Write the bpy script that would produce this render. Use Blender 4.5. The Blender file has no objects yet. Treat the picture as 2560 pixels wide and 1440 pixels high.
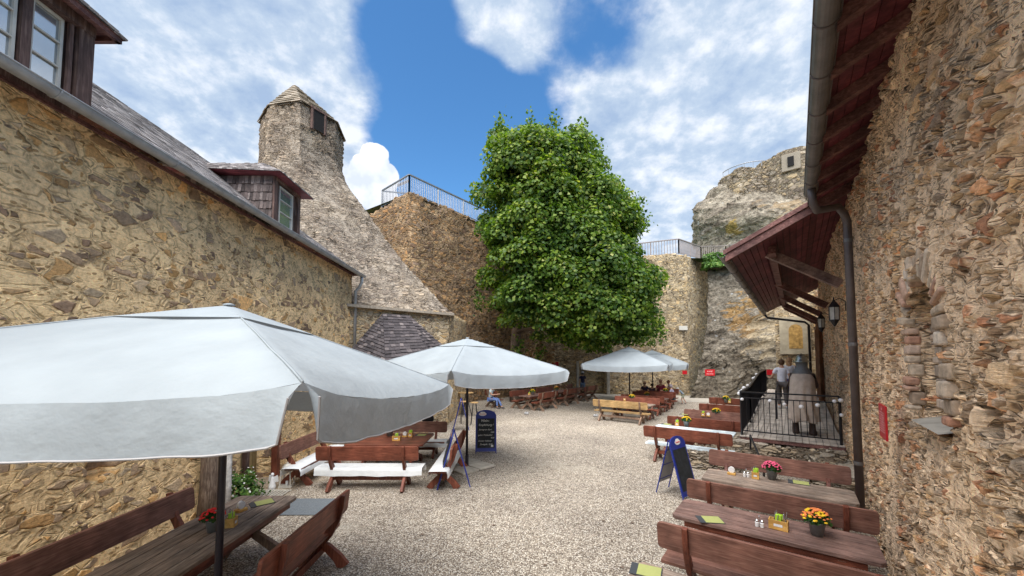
import bpy, math, random
import numpy as np
from math import radians, sin, cos, pi, atan2, sqrt, tan
from mathutils import Vector, Matrix, noise
random.seed(7); rng = np.random.default_rng(7)
S = bpy.context.scene; COL = S.collection
# ------------------------------------------------------------------ camera
F = 960.0; PITCH = radians(3.05); PY = 839.0; H = 2.9
cam = bpy.data.cameras.new('camera'); co = bpy.data.objects.new('camera', cam); COL.objects.link(co)
cam.sensor_width = 36; cam.lens = 36*F/2560; cam.shift_y = (PY-720)/2560; cam.clip_start = .05; cam.clip_end = 3000
co.location = (0, 0, H); co.rotation_euler = (pi/2+PITCH, 0, 0); S.camera = co
# ------------------------------------------------------------------ world
SUN_EL, SUN_AZ = radians(63), radians(196)      # azimuth clockwise from +Y (view direction)
W = bpy.data.worlds.new('World'); S.world = W; W.use_nodes = True
S.view_settings.view_transform = 'Standard'; S.view_settings.look = 'None'; S.view_settings.exposure = 1.45; S.view_settings.gamma = 1
def ray(x, y):
    a = (x-1280)/F; b = (PY-y)/F
    return a, cos(PITCH)-sin(PITCH)*b, sin(PITCH)+cos(PITCH)*b
def build_world():
    nt = W.node_tree; N = nt.nodes; L = nt.links; N.clear()
    out = N.new('ShaderNodeOutputWorld'); bg = N.new('ShaderNodeBackground')
    sky = N.new('ShaderNodeTexSky'); sky.sky_type = 'NISHITA'; sky.sun_disc = False
    sky.sun_elevation = SUN_EL; sky.sun_rotation = SUN_AZ; sky.air_density = 1.0; sky.dust_density = .3; sky.ozone_density = 2.5
    hs = N.new('ShaderNodeHueSaturation'); hs.inputs['Saturation'].default_value = 1.15; hs.inputs['Value'].default_value = .72
    L.new(sky.outputs[0], hs.inputs['Color'])
    tc = N.new('ShaderNodeTexCoord')
    def math_(op, a, b=None, c=None, clamp=False):
        n = N.new('ShaderNodeMath'); n.operation = op; n.use_clamp = clamp
        for i, v in enumerate((a, b, c)):
            if v is None: continue
            if isinstance(v, (int, float)): n.inputs[i].default_value = v
            else: L.new(v, n.inputs[i])
        return n.outputs[0]
    def noise_(scale, det, rough, vec, dist=0.0):
        n = N.new('ShaderNodeTexNoise'); n.inputs['Scale'].default_value = scale; n.inputs['Detail'].default_value = det
        n.inputs['Roughness'].default_value = rough; n.inputs['Distortion'].default_value = dist; L.new(vec, n.inputs['Vector']); return n.outputs[0]
    # flattened direction so clouds stretch towards the horizon
    sep = N.new('ShaderNodeSeparateXYZ'); L.new(tc.outputs['Generated'], sep.inputs[0])
    zz = math_('ADD', math_('MAXIMUM', sep.outputs[2], 0), .35)
    cmb = N.new('ShaderNodeCombineXYZ'); L.new(math_('DIVIDE', sep.outputs[0], zz), cmb.inputs[0]); L.new(math_('DIVIDE', sep.outputs[1], zz), cmb.inputs[1])
    n1 = noise_(2.4, 12, .58, cmb.outputs[0], .1); n2 = noise_(6.5, 12, .60, cmb.outputs[0], .1)
    def blob(x, y, r0, r1, w):
        d = Vector(ray(x, y)).normalized()
        v = N.new('ShaderNodeVectorMath'); v.operation = 'DOT_PRODUCT'; L.new(tc.outputs['Generated'], v.inputs[0]); v.inputs[1].default_value = d
        m = N.new('ShaderNodeMapRange'); m.interpolation_type = 'SMOOTHSTEP'; L.new(v.outputs['Value'], m.inputs[0])
        m.inputs[1].default_value = cos(radians(r1)); m.inputs[2].default_value = cos(radians(r0)); m.inputs[3].default_value = 0; m.inputs[4].default_value = w
        return m.outputs[0]
    dens = math_('ADD', math_('MULTIPLY', n1, .9), math_('MULTIPLY', n2, .45))
    for b in [(520,170,8,26,.42),(300,330,5,20,.30),(60,-300,10,40,.3),(1250,70,1,8,.30),(1180,30,1,6,.12),(1760,330,7,18,.48),(1900,170,3,11,.36),(1560,330,1,8,.25),(1420,250,.5,5,.20),(1700,30,1,8,.16),(1960,20,2,8,.22),(1450,520,3,12,.30),(2000,560,5,20,.3),(760,140,2,12,.22),(1600,520,2,12,.2),
              (1040,230,5,13,-.55),(1330,300,1,7,-.18),(1200,330,3,10,-.45),(1000,420,2,8,-.2),(1620,110,1,6,-.22),(1930,320,.3,2.6,-.25),(250,110,.5,7,-.18),(880,60,1,6,-.22),(1800,60,.5,4,-.25)]:
        dens = math_('ADD', dens, blob(*b))
    al = N.new('ShaderNodeMapRange'); al.interpolation_type = 'SMOOTHSTEP'; L.new(dens, al.inputs[0]); al.inputs[1].default_value = .60; al.inputs[2].default_value = .93
    al.inputs[4].default_value = .93
    # small cumulus: lumpy edge from a fine noise
    n3 = noise_(16, 5, .55, tc.outputs['Generated'])
    cu = None
    for b in [(938,395,.3,2.6,1),(915,430,.3,3.0,1),(960,445,.3,2.9,1),(890,470,.5,3.6,1),(945,490,.5,3.6,1)]:
        o = blob(*b); cu = o if cu is None else math_('MAXIMUM', cu, o)
    cum = N.new('ShaderNodeMapRange'); cum.interpolation_type = 'SMOOTHSTEP'; L.new(math_('ADD', cu, math_('MULTIPLY', math_('SUBTRACT', n3, .5), 1.3)), cum.inputs[0]); cum.inputs[1].default_value = .47; cum.inputs[2].default_value = .60
    # cloud shade: brighter where thin edge, grey-blue in the thick middle
    n4 = noise_(15, 8, .6, cmb.outputs[0], .1)
    sh = N.new('ShaderNodeValToRGB'); L.new(math_('ADD', math_('ADD', math_('MULTIPLY', n2, .65), math_('MULTIPLY', n4, .25)), math_('MULTIPLY', n1, .2)), sh.inputs[0])
    sh.color_ramp.elements[0].position = .44; sh.color_ramp.elements[0].color = (.16, .21, .29, 1)
    sh.color_ramp.elements[1].position = .64; sh.color_ramp.elements[1].color = (.375, .39, .415, 1)
    k = sh.color_ramp.elements.new(.54); k.color = (.225, .27, .33, 1)
    def mix(f, a, b):
        m = N.new('ShaderNodeMix'); m.data_type = 'RGBA'; L.new(f, m.inputs[0])
        for i, v in ((6, a), (7, b)):
            if isinstance(v, tuple): m.inputs[i].default_value = v
            else: L.new(v, m.inputs[i])
        return m.outputs[2]
    sc = N.new('ShaderNodeMix'); sc.data_type = 'RGBA'; sc.blend_type = 'MULTIPLY'; sc.inputs[0].default_value = 1; L.new(hs.outputs[0], sc.inputs[6]); sc.inputs[7].default_value = (.78, 1.04, 1.12, 1)
    # scale cloud colours up by 10 because the Background strength is .1
    up = N.new('ShaderNodeVectorMath'); up.operation = 'SCALE'; L.new(sh.outputs[0], up.inputs[0]); up.inputs['Scale'].default_value = 10
    c1 = mix(al.outputs[0], sc.outputs[2], up.outputs[0])
    c2 = mix(cum.outputs[0], c1, mix(math_('MULTIPLY', math_('SUBTRACT', noise_(11, 4, .5, tc.outputs['Generated']), .38), 4.5, None, True), (3.0, 3.3, 3.9, 1), (4.9, 4.95, 5.1, 1)))
    L.new(c2, bg.inputs[0]); bg.inputs[1].default_value = .1; L.new(bg.outputs[0], out.inputs[0])
build_world()
sun = bpy.data.lights.new('sun', 'SUN'); so = bpy.data.objects.new('sun', sun); COL.objects.link(so)
sun.energy = 3.3; sun.angle = radians(75); sun.color = (1, .95, .88)
sd = Vector((sin(SUN_AZ)*cos(SUN_EL), cos(SUN_AZ)*cos(SUN_EL), sin(SUN_EL)))
so.rotation_euler = sd.to_track_quat('Z', 'Y').to_euler(); so.location = (0, 0, 40)
# ------------------------------------------------------------------ measuring helpers
def G(x, y, z=0.0):
    a, b, c = ray(x, y); t = (z-H)/c; return Vector((a*t, b*t, z))
def P(x, y, Y):
    a, b, c = ray(x, y); t = Y/b; return Vector((a*t, Y, H+c*t))
CS, SN = .805, .593
def RW(s, D, z=0.0): return Vector((SN*s+CS*D, CS*s-SN*D, z))      # right building frame: s along the wall, D across
ANG_S = atan2(CS, SN)                                               # direction of +s
LD = Vector((-.0396, 1, 0)).normalized()
def LW(t, a, z=0.0): return Vector((-a, 0, z)) + Vector((LD.x*t, LD.y*t, 0))   # left building frame
# ------------------------------------------------------------------ materials
def mat(name):
    m = bpy.data.materials.new(name); m.use_nodes = True
    return m, m.node_tree.nodes, m.node_tree.links, m.node_tree.nodes['Principled BSDF']
class T:
    "tiny node writer"
    def __init__(s, m): s.nt = m.node_tree; s.N = s.nt.nodes; s.L = s.nt.links
    def set(s, sock, v):
        if isinstance(v, (int, float)): sock.default_value = v
        elif isinstance(v, (tuple, list, Vector)):
            sock.default_value = tuple(v) if len(v) == len(sock.default_value) else tuple(v)+(1,)
        else: s.L.new(v, sock)
    def co(s, sc=(1,1,1), rot=(0,0,0), which='Object'):
        c = s.N.new('ShaderNodeTexCoord'); m = s.N.new('ShaderNodeMapping'); m.inputs['Scale'].default_value = sc; m.inputs['Rotation'].default_value = rot
        s.L.new(c.outputs[which], m.inputs[0]); return m.outputs[0]
    def noise(s, vec, scale, det=4, rough=.55, dist=0, col=False):
        n = s.N.new('ShaderNodeTexNoise'); s.set(n.inputs['Vector'], vec); n.inputs['Scale'].default_value = scale; n.inputs['Detail'].default_value = det
        n.inputs['Roughness'].default_value = rough; n.inputs['Distortion'].default_value = dist; return n.outputs[1 if col else 0]
    def vor(s, vec, scale, feat='F1', rnd=1.0):
        n = s.N.new('ShaderNodeTexVoronoi'); n.feature = feat; s.set(n.inputs['Vector'], vec); n.inputs['Scale'].default_value = scale; n.inputs['Randomness'].default_value = rnd; return n
    def m(s, op, a, b=None, c=None, clamp=False):
        n = s.N.new('ShaderNodeMath'); n.operation = op; n.use_clamp = clamp
        for i, v in enumerate((a, b, c)):
            if v is not None: s.set(n.inputs[i], v)
        return n.outputs[0]
    def vm(s, op, a, b, sc=None):
        n = s.N.new('ShaderNodeVectorMath'); n.operation = op; s.set(n.inputs[0], a)
        if b is not None: s.set(n.inputs[1], b)
        if sc is not None: s.set(n.inputs['Scale'], sc)
        return n.outputs[0]
    def ramp(s, f, stops, interp='LINEAR'):
        n = s.N.new('ShaderNodeValToRGB'); s.set(n.inputs[0], f); n.color_ramp.interpolation = interp; e = n.color_ramp.elements
        e[0].position, e[0].color = stops[0][0], tuple(stops[0][1])+(1,); e[1].position, e[1].color = stops[-1][0], tuple(stops[-1][1])+(1,)
        for p, c in stops[1:-1]: k = e.new(p); k.color = tuple(c)+(1,)
        return n.outputs[0]
    def mr(s, v, a, b, c=0, d=1, smooth=True):
        n = s.N.new('ShaderNodeMapRange'); n.interpolation_type = 'SMOOTHSTEP' if smooth else 'LINEAR'; s.set(n.inputs[0], v)
        for i, q in ((1, a), (2, b), (3, c), (4, d)): s.set(n.inputs[i], q)
        return n.outputs[0]
    def mix(s, f, a, b, mode='MIX'):
        n = s.N.new('ShaderNodeMix'); n.data_type = 'RGBA'; n.blend_type = mode; s.set(n.inputs[0], f); s.set(n.inputs[6], a); s.set(n.inputs[7], b); return n.outputs[2]
    def bump(s, h, strength, dist, bs):
        n = s.N.new('ShaderNodeBump'); n.inputs['Strength'].default_value = strength; n.inputs['Distance'].default_value = dist; s.set(n.inputs['Height'], h); s.L.new(n.outputs[0], bs.inputs['Normal'])
    def disp(s, h, scale, mid=0.0):
        n = s.N.new('ShaderNodeDisplacement'); s.set(n.inputs['Height'], h); n.inputs['Midlevel'].default_value = mid; n.inputs['Scale'].default_value = scale
        s.L.new(n.outputs[0], s.N['Material Output'].inputs['Displacement'])
WARM = {'left_wall_masonry': (1.16, 1.07, .94), 'right_wall_masonry': (1.16, 1.06, .97), 'terrace_masonry': (1.02, .96, .92), 'chimney_masonry': (1.0, .98, .97)}   # stone tone per wall
def masonry(name, w, h, cols, mortar, mw=.09, amp=.05, cover=.0, crack=.5, grain=1.0, both=True, small=.45, dark=(.06,.048,.038), tint=None, warp=.22, streak=.5, ysc=.22, cvw=.22, fw=.45):
    """rubble stonework: large and small stones, mortar smeared over some of them, dark open joints"""
    m, N, L, bs = mat(name); t = T(m); bs.inputs['Roughness'].default_value = .95; bs.inputs['Specular IOR Level'].default_value = .15
    o = t.co()
    wn = t.vm('SUBTRACT', t.noise(o, 2.2/w*.4, 3, .5, 0, True), (.5,.5,.5)); ww = t.vm('ADD', o, t.vm('SCALE', wn, None, w*warp*1.6))
    wn2 = t.vm('SUBTRACT', t.noise(o, 7/w*.4, 3, .6, 0, True), (.5,.5,.5)); ww = t.vm('ADD', ww, t.vm('SCALE', wn2, None, w*warp*fw))
    def layer(sc):
        v = t.vm('MULTIPLY', ww, (sc/w, sc/w*ysc, sc/h))
        a = t.vor(v, 1.0); e = t.vor(v, 1.0, 'DISTANCE_TO_EDGE'); return a.outputs['Color'], e.outputs['Distance']
    c1, e1 = layer(1.0); c2, e2 = layer(2.1)
    sel = t.mr(t.noise(o, .9/w, 2, .5), .5-(.5-small)*.5, .52-(.5-small)*.5)
    colr = t.mix(sel, c1, c2); ed = t.m('ADD', t.m('MULTIPLY', e1, t.m('SUBTRACT', 1.0, sel)), t.m('MULTIPLY', t.m('MULTIPLY', e2, .8), sel))
    sp = N.new('ShaderNodeSeparateColor'); L.new(colr, sp.inputs[0]); r1, r2, r3 = sp.outputs
    n = len(cols); base = t.ramp(r1, [(i/n, c) for i, c in enumerate(cols)], 'CONSTANT')
    fine = t.noise(o, 22*grain, 6, .7); strat = t.noise(t.vm('MULTIPLY', o, (3, 3, 26)), 2.2*grain, 5, .65, .6); med = t.noise(o, 5*grain, 4, .6)
    base = t.mix(1.0, base, t.ramp(t.m('ADD', t.m('MULTIPLY', fine, 1-streak), t.m('MULTIPLY', strat, streak)), [(.32, (.55,.53,.5)), (.5, (1,1,1)), (.68, (1.5,1.47,1.4))]), 'MULTIPLY')
    base = t.mix(1.0, base, t.ramp(r2, [(0, (.72,.72,.74)), (1, (1.35,1.3,1.25))]), 'MULTIPLY')
    # mortar
    thr = t.m('ADD', mw, t.m('MULTIPLY', t.m('SUBTRACT', med, .5), mw*3.0))
    stone = t.mr(ed, t.m('MAXIMUM', t.m('MULTIPLY', thr, .75), .0), t.m('ADD', t.m('MAXIMUM', thr, .01), .05))
    if cover: 
        cv = t.mr(t.m('ADD', t.noise(o, .8, 5, .65), t.m('MULTIPLY', r3, cvw)), .51+cvw*.5-cover*.3, .53+cvw*.5-cover*.3); stone = t.m('MULTIPLY', stone, t.m('SUBTRACT', 1.0, t.m('MULTIPLY', cv, .92)))
    mort = t.mix(1.0, mortar, t.ramp(t.m('ADD', t.m('MULTIPLY', fine, .6), t.m('MULTIPLY', med, .4)), [(.33, (.50,.48,.45)), (.5, (1,1,1)), (.66, (1.35,1.33,1.3))]), 'MULTIPLY')
    c = t.mix(stone, mort, base)
    if cvw > .3:      # little chips bedded in the mortar
        v3 = t.vor(t.vm('MULTIPLY', ww, (5/w, 1/w, 5/h)), 1.0); s3 = N.new('ShaderNodeSeparateColor'); L.new(v3.outputs['Color'], s3.inputs[0])
        pm = t.m('MULTIPLY', t.mr(v3.outputs['Distance'], .34, .40, 1, 0), t.mr(s3.outputs[0], .45, .5)); c = t.mix(t.m('MULTIPLY', pm, t.m('SUBTRACT', 1.0, stone)), c, t.mix(1.0, c, t.ramp(s3.outputs[1], [(0, (.40,.36,.32)), (.6, (.75,.68,.6)), (1, (1.15,1.1,1.05))]), 'MULTIPLY'))
    # open joints and chips: dark lines around the stones
    ck = t.m('MULTIPLY', t.mr(ed, 0.0, .055, 1, 0), t.mr(t.noise(o, 3.1/w*.35, 3, .6), .50, .58)); ck = t.m('MULTIPLY', ck, crack)
    chips = t.m('MULTIPLY', t.mr(strat, .62, .72), crack*streak)
    rim = t.m('MULTIPLY', t.m('MULTIPLY', t.mr(ed, t.m('SUBTRACT', thr, .02), thr), t.mr(ed, t.m('ADD', thr, .02), t.m('ADD', thr, .07), 1, 0)), t.mr(t.noise(o, 2.0/w*.5, 3, .6), .38, .52))
    dk = t.m('MAXIMUM', t.m('MAXIMUM', ck, chips), t.m('MULTIPLY', rim, crack*.75))
    c = t.mix(dk, c, dark+(1,))
    big = t.noise(o, .45, 4, .6); c = t.mix(1.0, c, t.ramp(big, [(.3, (.72,.70,.70)), (.5, (1,1,1)), (.7, (1.2,1.17,1.1))]), 'MULTIPLY')
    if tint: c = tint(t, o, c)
    c = t.mix(1.0, c, WARM.get(name, (1, 1, 1))+(1,), 'MULTIPLY')
    L.new(c, bs.inputs['Base Color'])
    hgt = t.m('ADD', t.m('MULTIPLY', stone, t.m('ADD', .45, t.m('MULTIPLY', r3, .55))), t.m('MULTIPLY', t.m('SUBTRACT', strat, .5), 1.1*streak))
    hgt = t.m('ADD', hgt, t.m('MULTIPLY', t.m('SUBTRACT', fine, .5), .35)); hgt = t.m('SUBTRACT', hgt, t.m('MULTIPLY', dk, .7))
    t.disp(hgt, amp, .5); m.displacement_method = 'BOTH' if both else 'BUMP'
    return m
def wood(name, c0, c1, c2, axis='x', rough=.6, scale=1.0, spec=.3, var=.25, bump=.4):
    m, N, L, bs = mat(name); t = T(m)
    sc = {'x': (1.2, 16, 16), 'y': (16, 1.2, 16), 'z': (16, 16, 1.2)}[axis]
    o = t.co(sc); n = t.noise(o, 2.0*scale, 7, .65, 1.2); n2 = t.noise(t.co(), 2.4, 3, .6)
    c = t.ramp(n, [(.28, c0), (.5, c1), (.72, c2)])
    oi = N.new('ShaderNodeObjectInfo'); gi = N.new('ShaderNodeNewGeometry')
    c = t.mix(1.0, c, t.ramp(n2, [(.3, (.55,.55,.55)), (.7, (1.4,1.36,1.32))]), 'MULTIPLY')
    c = t.mix(1.0, c, t.ramp(gi.outputs['Random Per Island'], [(0, (1-var,)*3), (1, (1+var,)*3)]), 'MULTIPLY')
    L.new(c, bs.inputs['Base Color']); bs.inputs['Roughness'].default_value = rough; bs.inputs['Specular IOR Level'].default_value = spec
    t.bump(n, bump, .006, bs); return m
def plain(name, col, rough=.6, metal=0, spec=.4, nz=.0, sc=30, bump=0, var=0):
    m, N, L, bs = mat(name); t = T(m); bs.inputs['Roughness'].default_value = rough; bs.inputs['Metallic'].default_value = metal; bs.inputs['Specular IOR Level'].default_value = spec
    n = t.noise(t.co(), sc, 5, .6); c = t.ramp(n, [(.3, tuple(v*(1-nz) for v in col)), (.7, tuple(min(1, v*(1+nz)) for v in col))])
    if var:
        gi = N.new('ShaderNodeNewGeometry'); c = t.mix(1.0, c, t.ramp(gi.outputs['Random Per Island'], [(0, (1-var,)*3), (1, (1+var,)*3)]), 'MULTIPLY')
    L.new(c, bs.inputs['Base Color'])
    if bump: t.bump(n, bump, .01, bs)
    return m
def leafmat(name, stops, trans=.35):
    m, N, L, bs = mat(name); t = T(m); gi = N.new('ShaderNodeNewGeometry')
    c = t.ramp(gi.outputs['Random Per Island'], stops); big = t.noise(t.co(), .35, 3, .6)
    c = t.mix(1.0, c, t.ramp(big, [(.35, (.72,.8,.75)), (.65, (1.25,1.15,.95))]), 'MULTIPLY')
    L.new(c, bs.inputs['Base Color']); bs.inputs['Roughness'].default_value = .5; bs.inputs['Specular IOR Level'].default_value = .35
    tr = N.new('ShaderNodeBsdfTranslucent'); L.new(t.mix(1.0, c, (1.5, 1.6, .6, 1), 'MULTIPLY'), tr.inputs[0]); mx = N.new('ShaderNodeMixShader'); mx.inputs[0].default_value = trans
    L.new(bs.outputs[0], mx.inputs[1]); L.new(tr.outputs[0], mx.inputs[2]); L.new(mx.outputs[0], N['Material Output'].inputs[0]); return m
M = {}
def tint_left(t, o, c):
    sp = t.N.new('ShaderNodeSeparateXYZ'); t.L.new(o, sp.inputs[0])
    f = t.mr(t.m('ADD', sp.outputs[2], t.m('MULTIPLY', t.noise(o, .6, 4, .6), 2.0)), 4.2, 6.2)      # stones greyer and darker towards the wall top
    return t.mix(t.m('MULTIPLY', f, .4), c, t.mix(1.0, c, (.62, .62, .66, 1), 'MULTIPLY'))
OCH = [(.36,.27,.16), (.46,.30,.13), (.30,.25,.19), (.40,.35,.27), (.24,.19,.14), (.52,.34,.15), (.36,.30,.23), (.46,.38,.26), (.19,.145,.11)]
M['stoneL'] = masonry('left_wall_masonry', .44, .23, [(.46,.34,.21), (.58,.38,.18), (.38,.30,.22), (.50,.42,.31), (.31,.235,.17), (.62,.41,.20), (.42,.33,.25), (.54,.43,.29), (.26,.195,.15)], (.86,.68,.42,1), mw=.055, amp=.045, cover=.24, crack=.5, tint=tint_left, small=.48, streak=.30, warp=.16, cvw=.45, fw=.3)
M['stoneR'] = masonry('right_wall_masonry', .30, .13, [(.56,.44,.30), (.62,.46,.28), (.50,.41,.31), (.62,.54,.43), (.42,.31,.21), (.62,.38,.23), (.56,.46,.33), (.50,.28,.18), (.66,.54,.38), (.46,.38,.30)], (.84,.70,.53,1), mw=.075, amp=.075, cover=.10, crack=.9, grain=1.0, streak=.45, warp=.22, small=.4)
M['stoneT'] = masonry('terrace_masonry', .50, .19, [(.30,.215,.13), (.38,.25,.13), (.25,.185,.13), (.33,.26,.18), (.20,.14,.10), (.42,.26,.13), (.27,.21,.16)], (.42,.32,.20,1), mw=.06, amp=.08, crack=1.0, grain=.45)
M['stoneB'] = masonry('back_wall_masonry', .50, .19, [(.42,.33,.20), (.48,.36,.20), (.36,.30,.20), (.47,.40,.29), (.30,.24,.16)], (.52,.42,.28,1), mw=.06, amp=.07, crack=1.0, grain=.45)
M['stoneP'] = masonry('plinth_masonry', .42, .085, [(.38,.32,.24), (.44,.37,.27), (.31,.27,.22), (.50,.45,.37), (.26,.21,.16)], (.24,.20,.15,1), mw=.05, amp=.05, crack=1.0, warp=.2)
M['stoneK'] = masonry('chimney_base_masonry', .40, .18, [(.48,.34,.17), (.42,.31,.18), (.34,.28,.20), (.54,.41,.24), (.28,.21,.14)], (.56,.46,.31,1), mw=.07, amp=.05, crack=.8)
M['stoneC'] = masonry('chimney_masonry', .42, .11, [(.26,.22,.18), (.30,.255,.205), (.22,.19,.155), (.32,.275,.22), (.20,.17,.14)], (.335,.29,.235,1), mw=.06, amp=.08, crack=1.0, cover=.04, warp=.2, streak=.85, ysc=1, grain=.42)
M['stoneW'] = masonry('tower_masonry', .75, .33, [(.30,.255,.19), (.36,.29,.19), (.26,.22,.175), (.33,.29,.235), (.20,.165,.13)], (.27,.23,.17,1), mw=.06, amp=.14, crack=.9, grain=.5, ysc=1)
def rockmat(name, ochre_at=None, sc=1.0, tone=1.0):
    m, N, L, bs = mat(name); t = T(m); bs.inputs['Roughness'].default_value = .95; bs.inputs['Specular IOR Level'].default_value = .15
    o = t.co(); st = t.noise(t.vm('MULTIPLY', t.co((1,1,1), (0,.35,0)), (1.0,1.0,3.2)), .9*sc, 9, .68, .8); f = t.noise(o, 6*sc, 8, .7)
    c = t.ramp(st, [(.30, (.09,.07,.052)), (.42, (.20,.165,.125)), (.55, (.31,.265,.20)), (.70, (.45,.39,.31))])
    c = t.mix(1.0, c, t.ramp(f, [(.34, (.35,.33,.31)), (.5, (1,1,1)), (.66, (1.6,1.58,1.55))]), 'MULTIPLY')
    li = t.vor(o, 2.2*sc).outputs['Distance']; lc = t.m('MULTIPLY', t.mr(t.m('ADD', li, t.m('MULTIPLY', f, .35)), .30, .36, 1, 0), t.mr(t.noise(o, .5*sc, 2), .46, .56))
    c = t.mix(lc, c, (.46,.45,.42,1))
    ck = t.vor(t.vm('ADD', t.vm('MULTIPLY', o, (1,1,1.6)), t.vm('SCALE', t.noise(o, 1.1, 4, .6, 0, True), None, 1.2)), .38*sc, 'DISTANCE_TO_EDGE').outputs['Distance']
    cm = t.m('MULTIPLY', t.mr(ck, .003, .016, 1, 0), t.mr(t.noise(o, 1.3*sc, 2), .48, .6)); c = t.mix(t.m('MULTIPLY', cm, .8), c, (.03,.025,.02,1))
    c = t.mix(1.0, c, (tone, tone*1.02, tone*1.05, 1), 'MULTIPLY')
    if ochre_at:
        for (p, r, colr) in ochre_at:
            d = N.new('ShaderNodeVectorMath'); d.operation = 'DISTANCE'; L.new(o, d.inputs[0]); d.inputs[1].default_value = p
            k = t.mr(t.m('ADD', d.outputs['Value'], t.m('MULTIPLY', t.m('SUBTRACT', st, .5), 4.5*r)), r*.62, r*.85, 1, 0); c = t.mix(t.m('MULTIPLY', k, .8), c, t.mix(1.0, colr+(1,), t.ramp(f, [(.3,(.5,.5,.5)),(.7,(1.4,1.4,1.4))]), 'MULTIPLY'))
    L.new(c, bs.inputs['Base Color'])
    h = t.m('ADD', st, t.m('MULTIPLY', f, .35)); h = t.m('SUBTRACT', h, t.m('MULTIPLY', cm, .4)); t.disp(h, .35/sc, .5); m.displacement_method = 'BOTH'; return m
RED = ((.075,.022,.014), (.16,.050,.030), (.25,.09,.055))
M['wood_red'] = wood('reddish_stained_wood', *RED, rough=.45)
M['wood_red_z'] = wood('reddish_stained_wood_upright', *RED, axis='z', rough=.45)
BRN = ((.08,.035,.026), (.17,.080,.058), (.26,.145,.11))
M['wood_brn'] = wood('faded_brown_wood', *BRN, rough=.65)
M['wood_grey'] = wood('weathered_table_wood', (.11,.075,.055), (.25,.19,.15), (.42,.35,.29), rough=.8, var=.12)
M['wood_maroon'] = wood('dull_maroon_table_wood', (.085,.045,.038), (.19,.115,.095), (.30,.20,.17), rough=.6, var=.12)
M['wood_light'] = wood('light_oiled_wood', (.20,.115,.04), (.36,.23,.10), (.50,.36,.18), rough=.6)
M['wood_leg'] = wood('worn_leg_wood', (.10,.06,.04), (.20,.13,.09), (.30,.21,.15), axis='z', rough=.75)
M['wood_dark'] = wood('dark_old_timber', (.06,.026,.024), (.14,.066,.058), (.25,.14,.12), axis='x', rough=.75, scale=.7)
M['wood_darkz'] = wood('dark_old_timber_upright', (.045,.026,.022), (.10,.060,.050), (.22,.155,.13), axis='z', rough=.75, scale=.7)
M['soffit'] = wood('maroon_stained_boards', (.07,.018,.026), (.14,.036,.046), (.22,.07,.078), axis='x', rough=.6, scale=.6, var=.3)
M['beam'] = wood('greyish_bracket_timber', (.11,.07,.062), (.22,.15,.135), (.32,.24,.215), axis='x', rough=.75, scale=.6)
M['door'] = wood('brown_door_wood', (.09,.035,.016), (.17,.075,.035), (.25,.12,.06), axis='z', rough=.5)
M['door_olive'] = wood('olive_door_wood', (.16,.11,.045), (.26,.19,.085), (.34,.26,.13), axis='z', rough=.7)
M['deck'] = wood('grey_deck_boards', (.30,.26,.22), (.46,.41,.36), (.58,.53,.47), axis='x', rough=.8, var=.12)
M['white_surface'] = wood('white_blue_wood', (.42,.50,.55), (.66,.76,.80), (.78,.84,.86), rough=.4, var=.04, bump=.15)  # pale white-blue tone along the wood grain
M['box_wood'] = wood('bright_box_wood', (.42,.22,.05), (.62,.36,.10), (.70,.45,.16), rough=.5)
M['gutter'] = plain('zinc_gutter', (.33,.335,.335), .5, .25, nz=.2, sc=6)
M['gutter_dark'] = plain('dull_zinc_gutter', (.17,.16,.155), .5, .5, nz=.25, sc=5)
M['pipe'] = plain('brown_zinc_pipe', (.12,.098,.092), .5, .3, nz=.2, sc=5)
M['black'] = plain('black_metal', (.018,.018,.022), .4, .3)
M['pole'] = plain('dark_pole_paint', (.016,.014,.022), .35, .2)
M['blue'] = plain('blue_frame_paint', (.015,.03,.22), .35, 0, .5)
M['board'] = plain('chalkboard', (.022,.026,.03), .6, 0, .3, .5, 9)
M['boardback'] = plain('sandy_board_back', (.40,.38,.34), .7, nz=.08, sc=4)
M['chalk'] = plain('chalk', (.75,.75,.72), .9)
M['white'] = plain('white_surface', (.75,.75,.74), .6, nz=.05, sc=6)
M['cream'] = plain('cream_paint', (.56,.53,.46), .6, nz=.1, sc=8)
M['red'] = plain('red_sign', (.50,.012,.02), .4, nz=.06)
M['redtext'] = plain('pale_sign_lettering', (.75,.55,.53), .6)
M['railgrey'] = plain('galvanised_railing', (.30,.305,.32), .45, .5, nz=.15, sc=5)
M['railbrown'] = plain('weathered_railing', (.30,.25,.23), .6, .1, nz=.2, sc=5)
M['concrete'] = plain('concrete', (.36,.33,.28), .9, nz=.25, sc=5, bump=.4)
M['glassdark'] = plain('window_glass', (.50,.54,.57), .10, .75, 1.0, nz=.1, sc=2)
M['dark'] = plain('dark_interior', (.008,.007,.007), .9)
M['steel'] = plain('steel_and_glass', (.55,.55,.55), .18, .8)
M['zincpot'] = plain('zinc_pot', (.27,.29,.29), .45, .5, nz=.2, sc=20)
M['menu_g'] = plain('menu_green_paper', (.36,.38,.13), .7, nz=.06, sc=40)
M['menu_k'] = plain('menu_dark_cover', (.05,.055,.06), .6)
M['lime'] = plain('lime_napkin', (.38,.60,.04), .6)
M['paper'] = plain('white_paper', (.75,.74,.72), .7, nz=.1, sc=40)
M['globe'] = plain('white_paper_globe', (.78,.77,.78), .5, nz=.05, sc=30)
M['skin'] = plain('skin', (.50,.28,.19), .55, nz=.06, sc=20)
M['mat_fabric'] = plain('grey_blue_doormat', (.14,.16,.175), .9, nz=.3, sc=60, bump=.5)
M['cloak'] = plain('grey_wool_cloak', (.44,.36,.30), .95, nz=.18, sc=7, bump=.4)
M['mail'] = plain('grey_chain_mail', (.15,.155,.16), .6, .5, nz=.5, sc=90, bump=.5)
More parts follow.
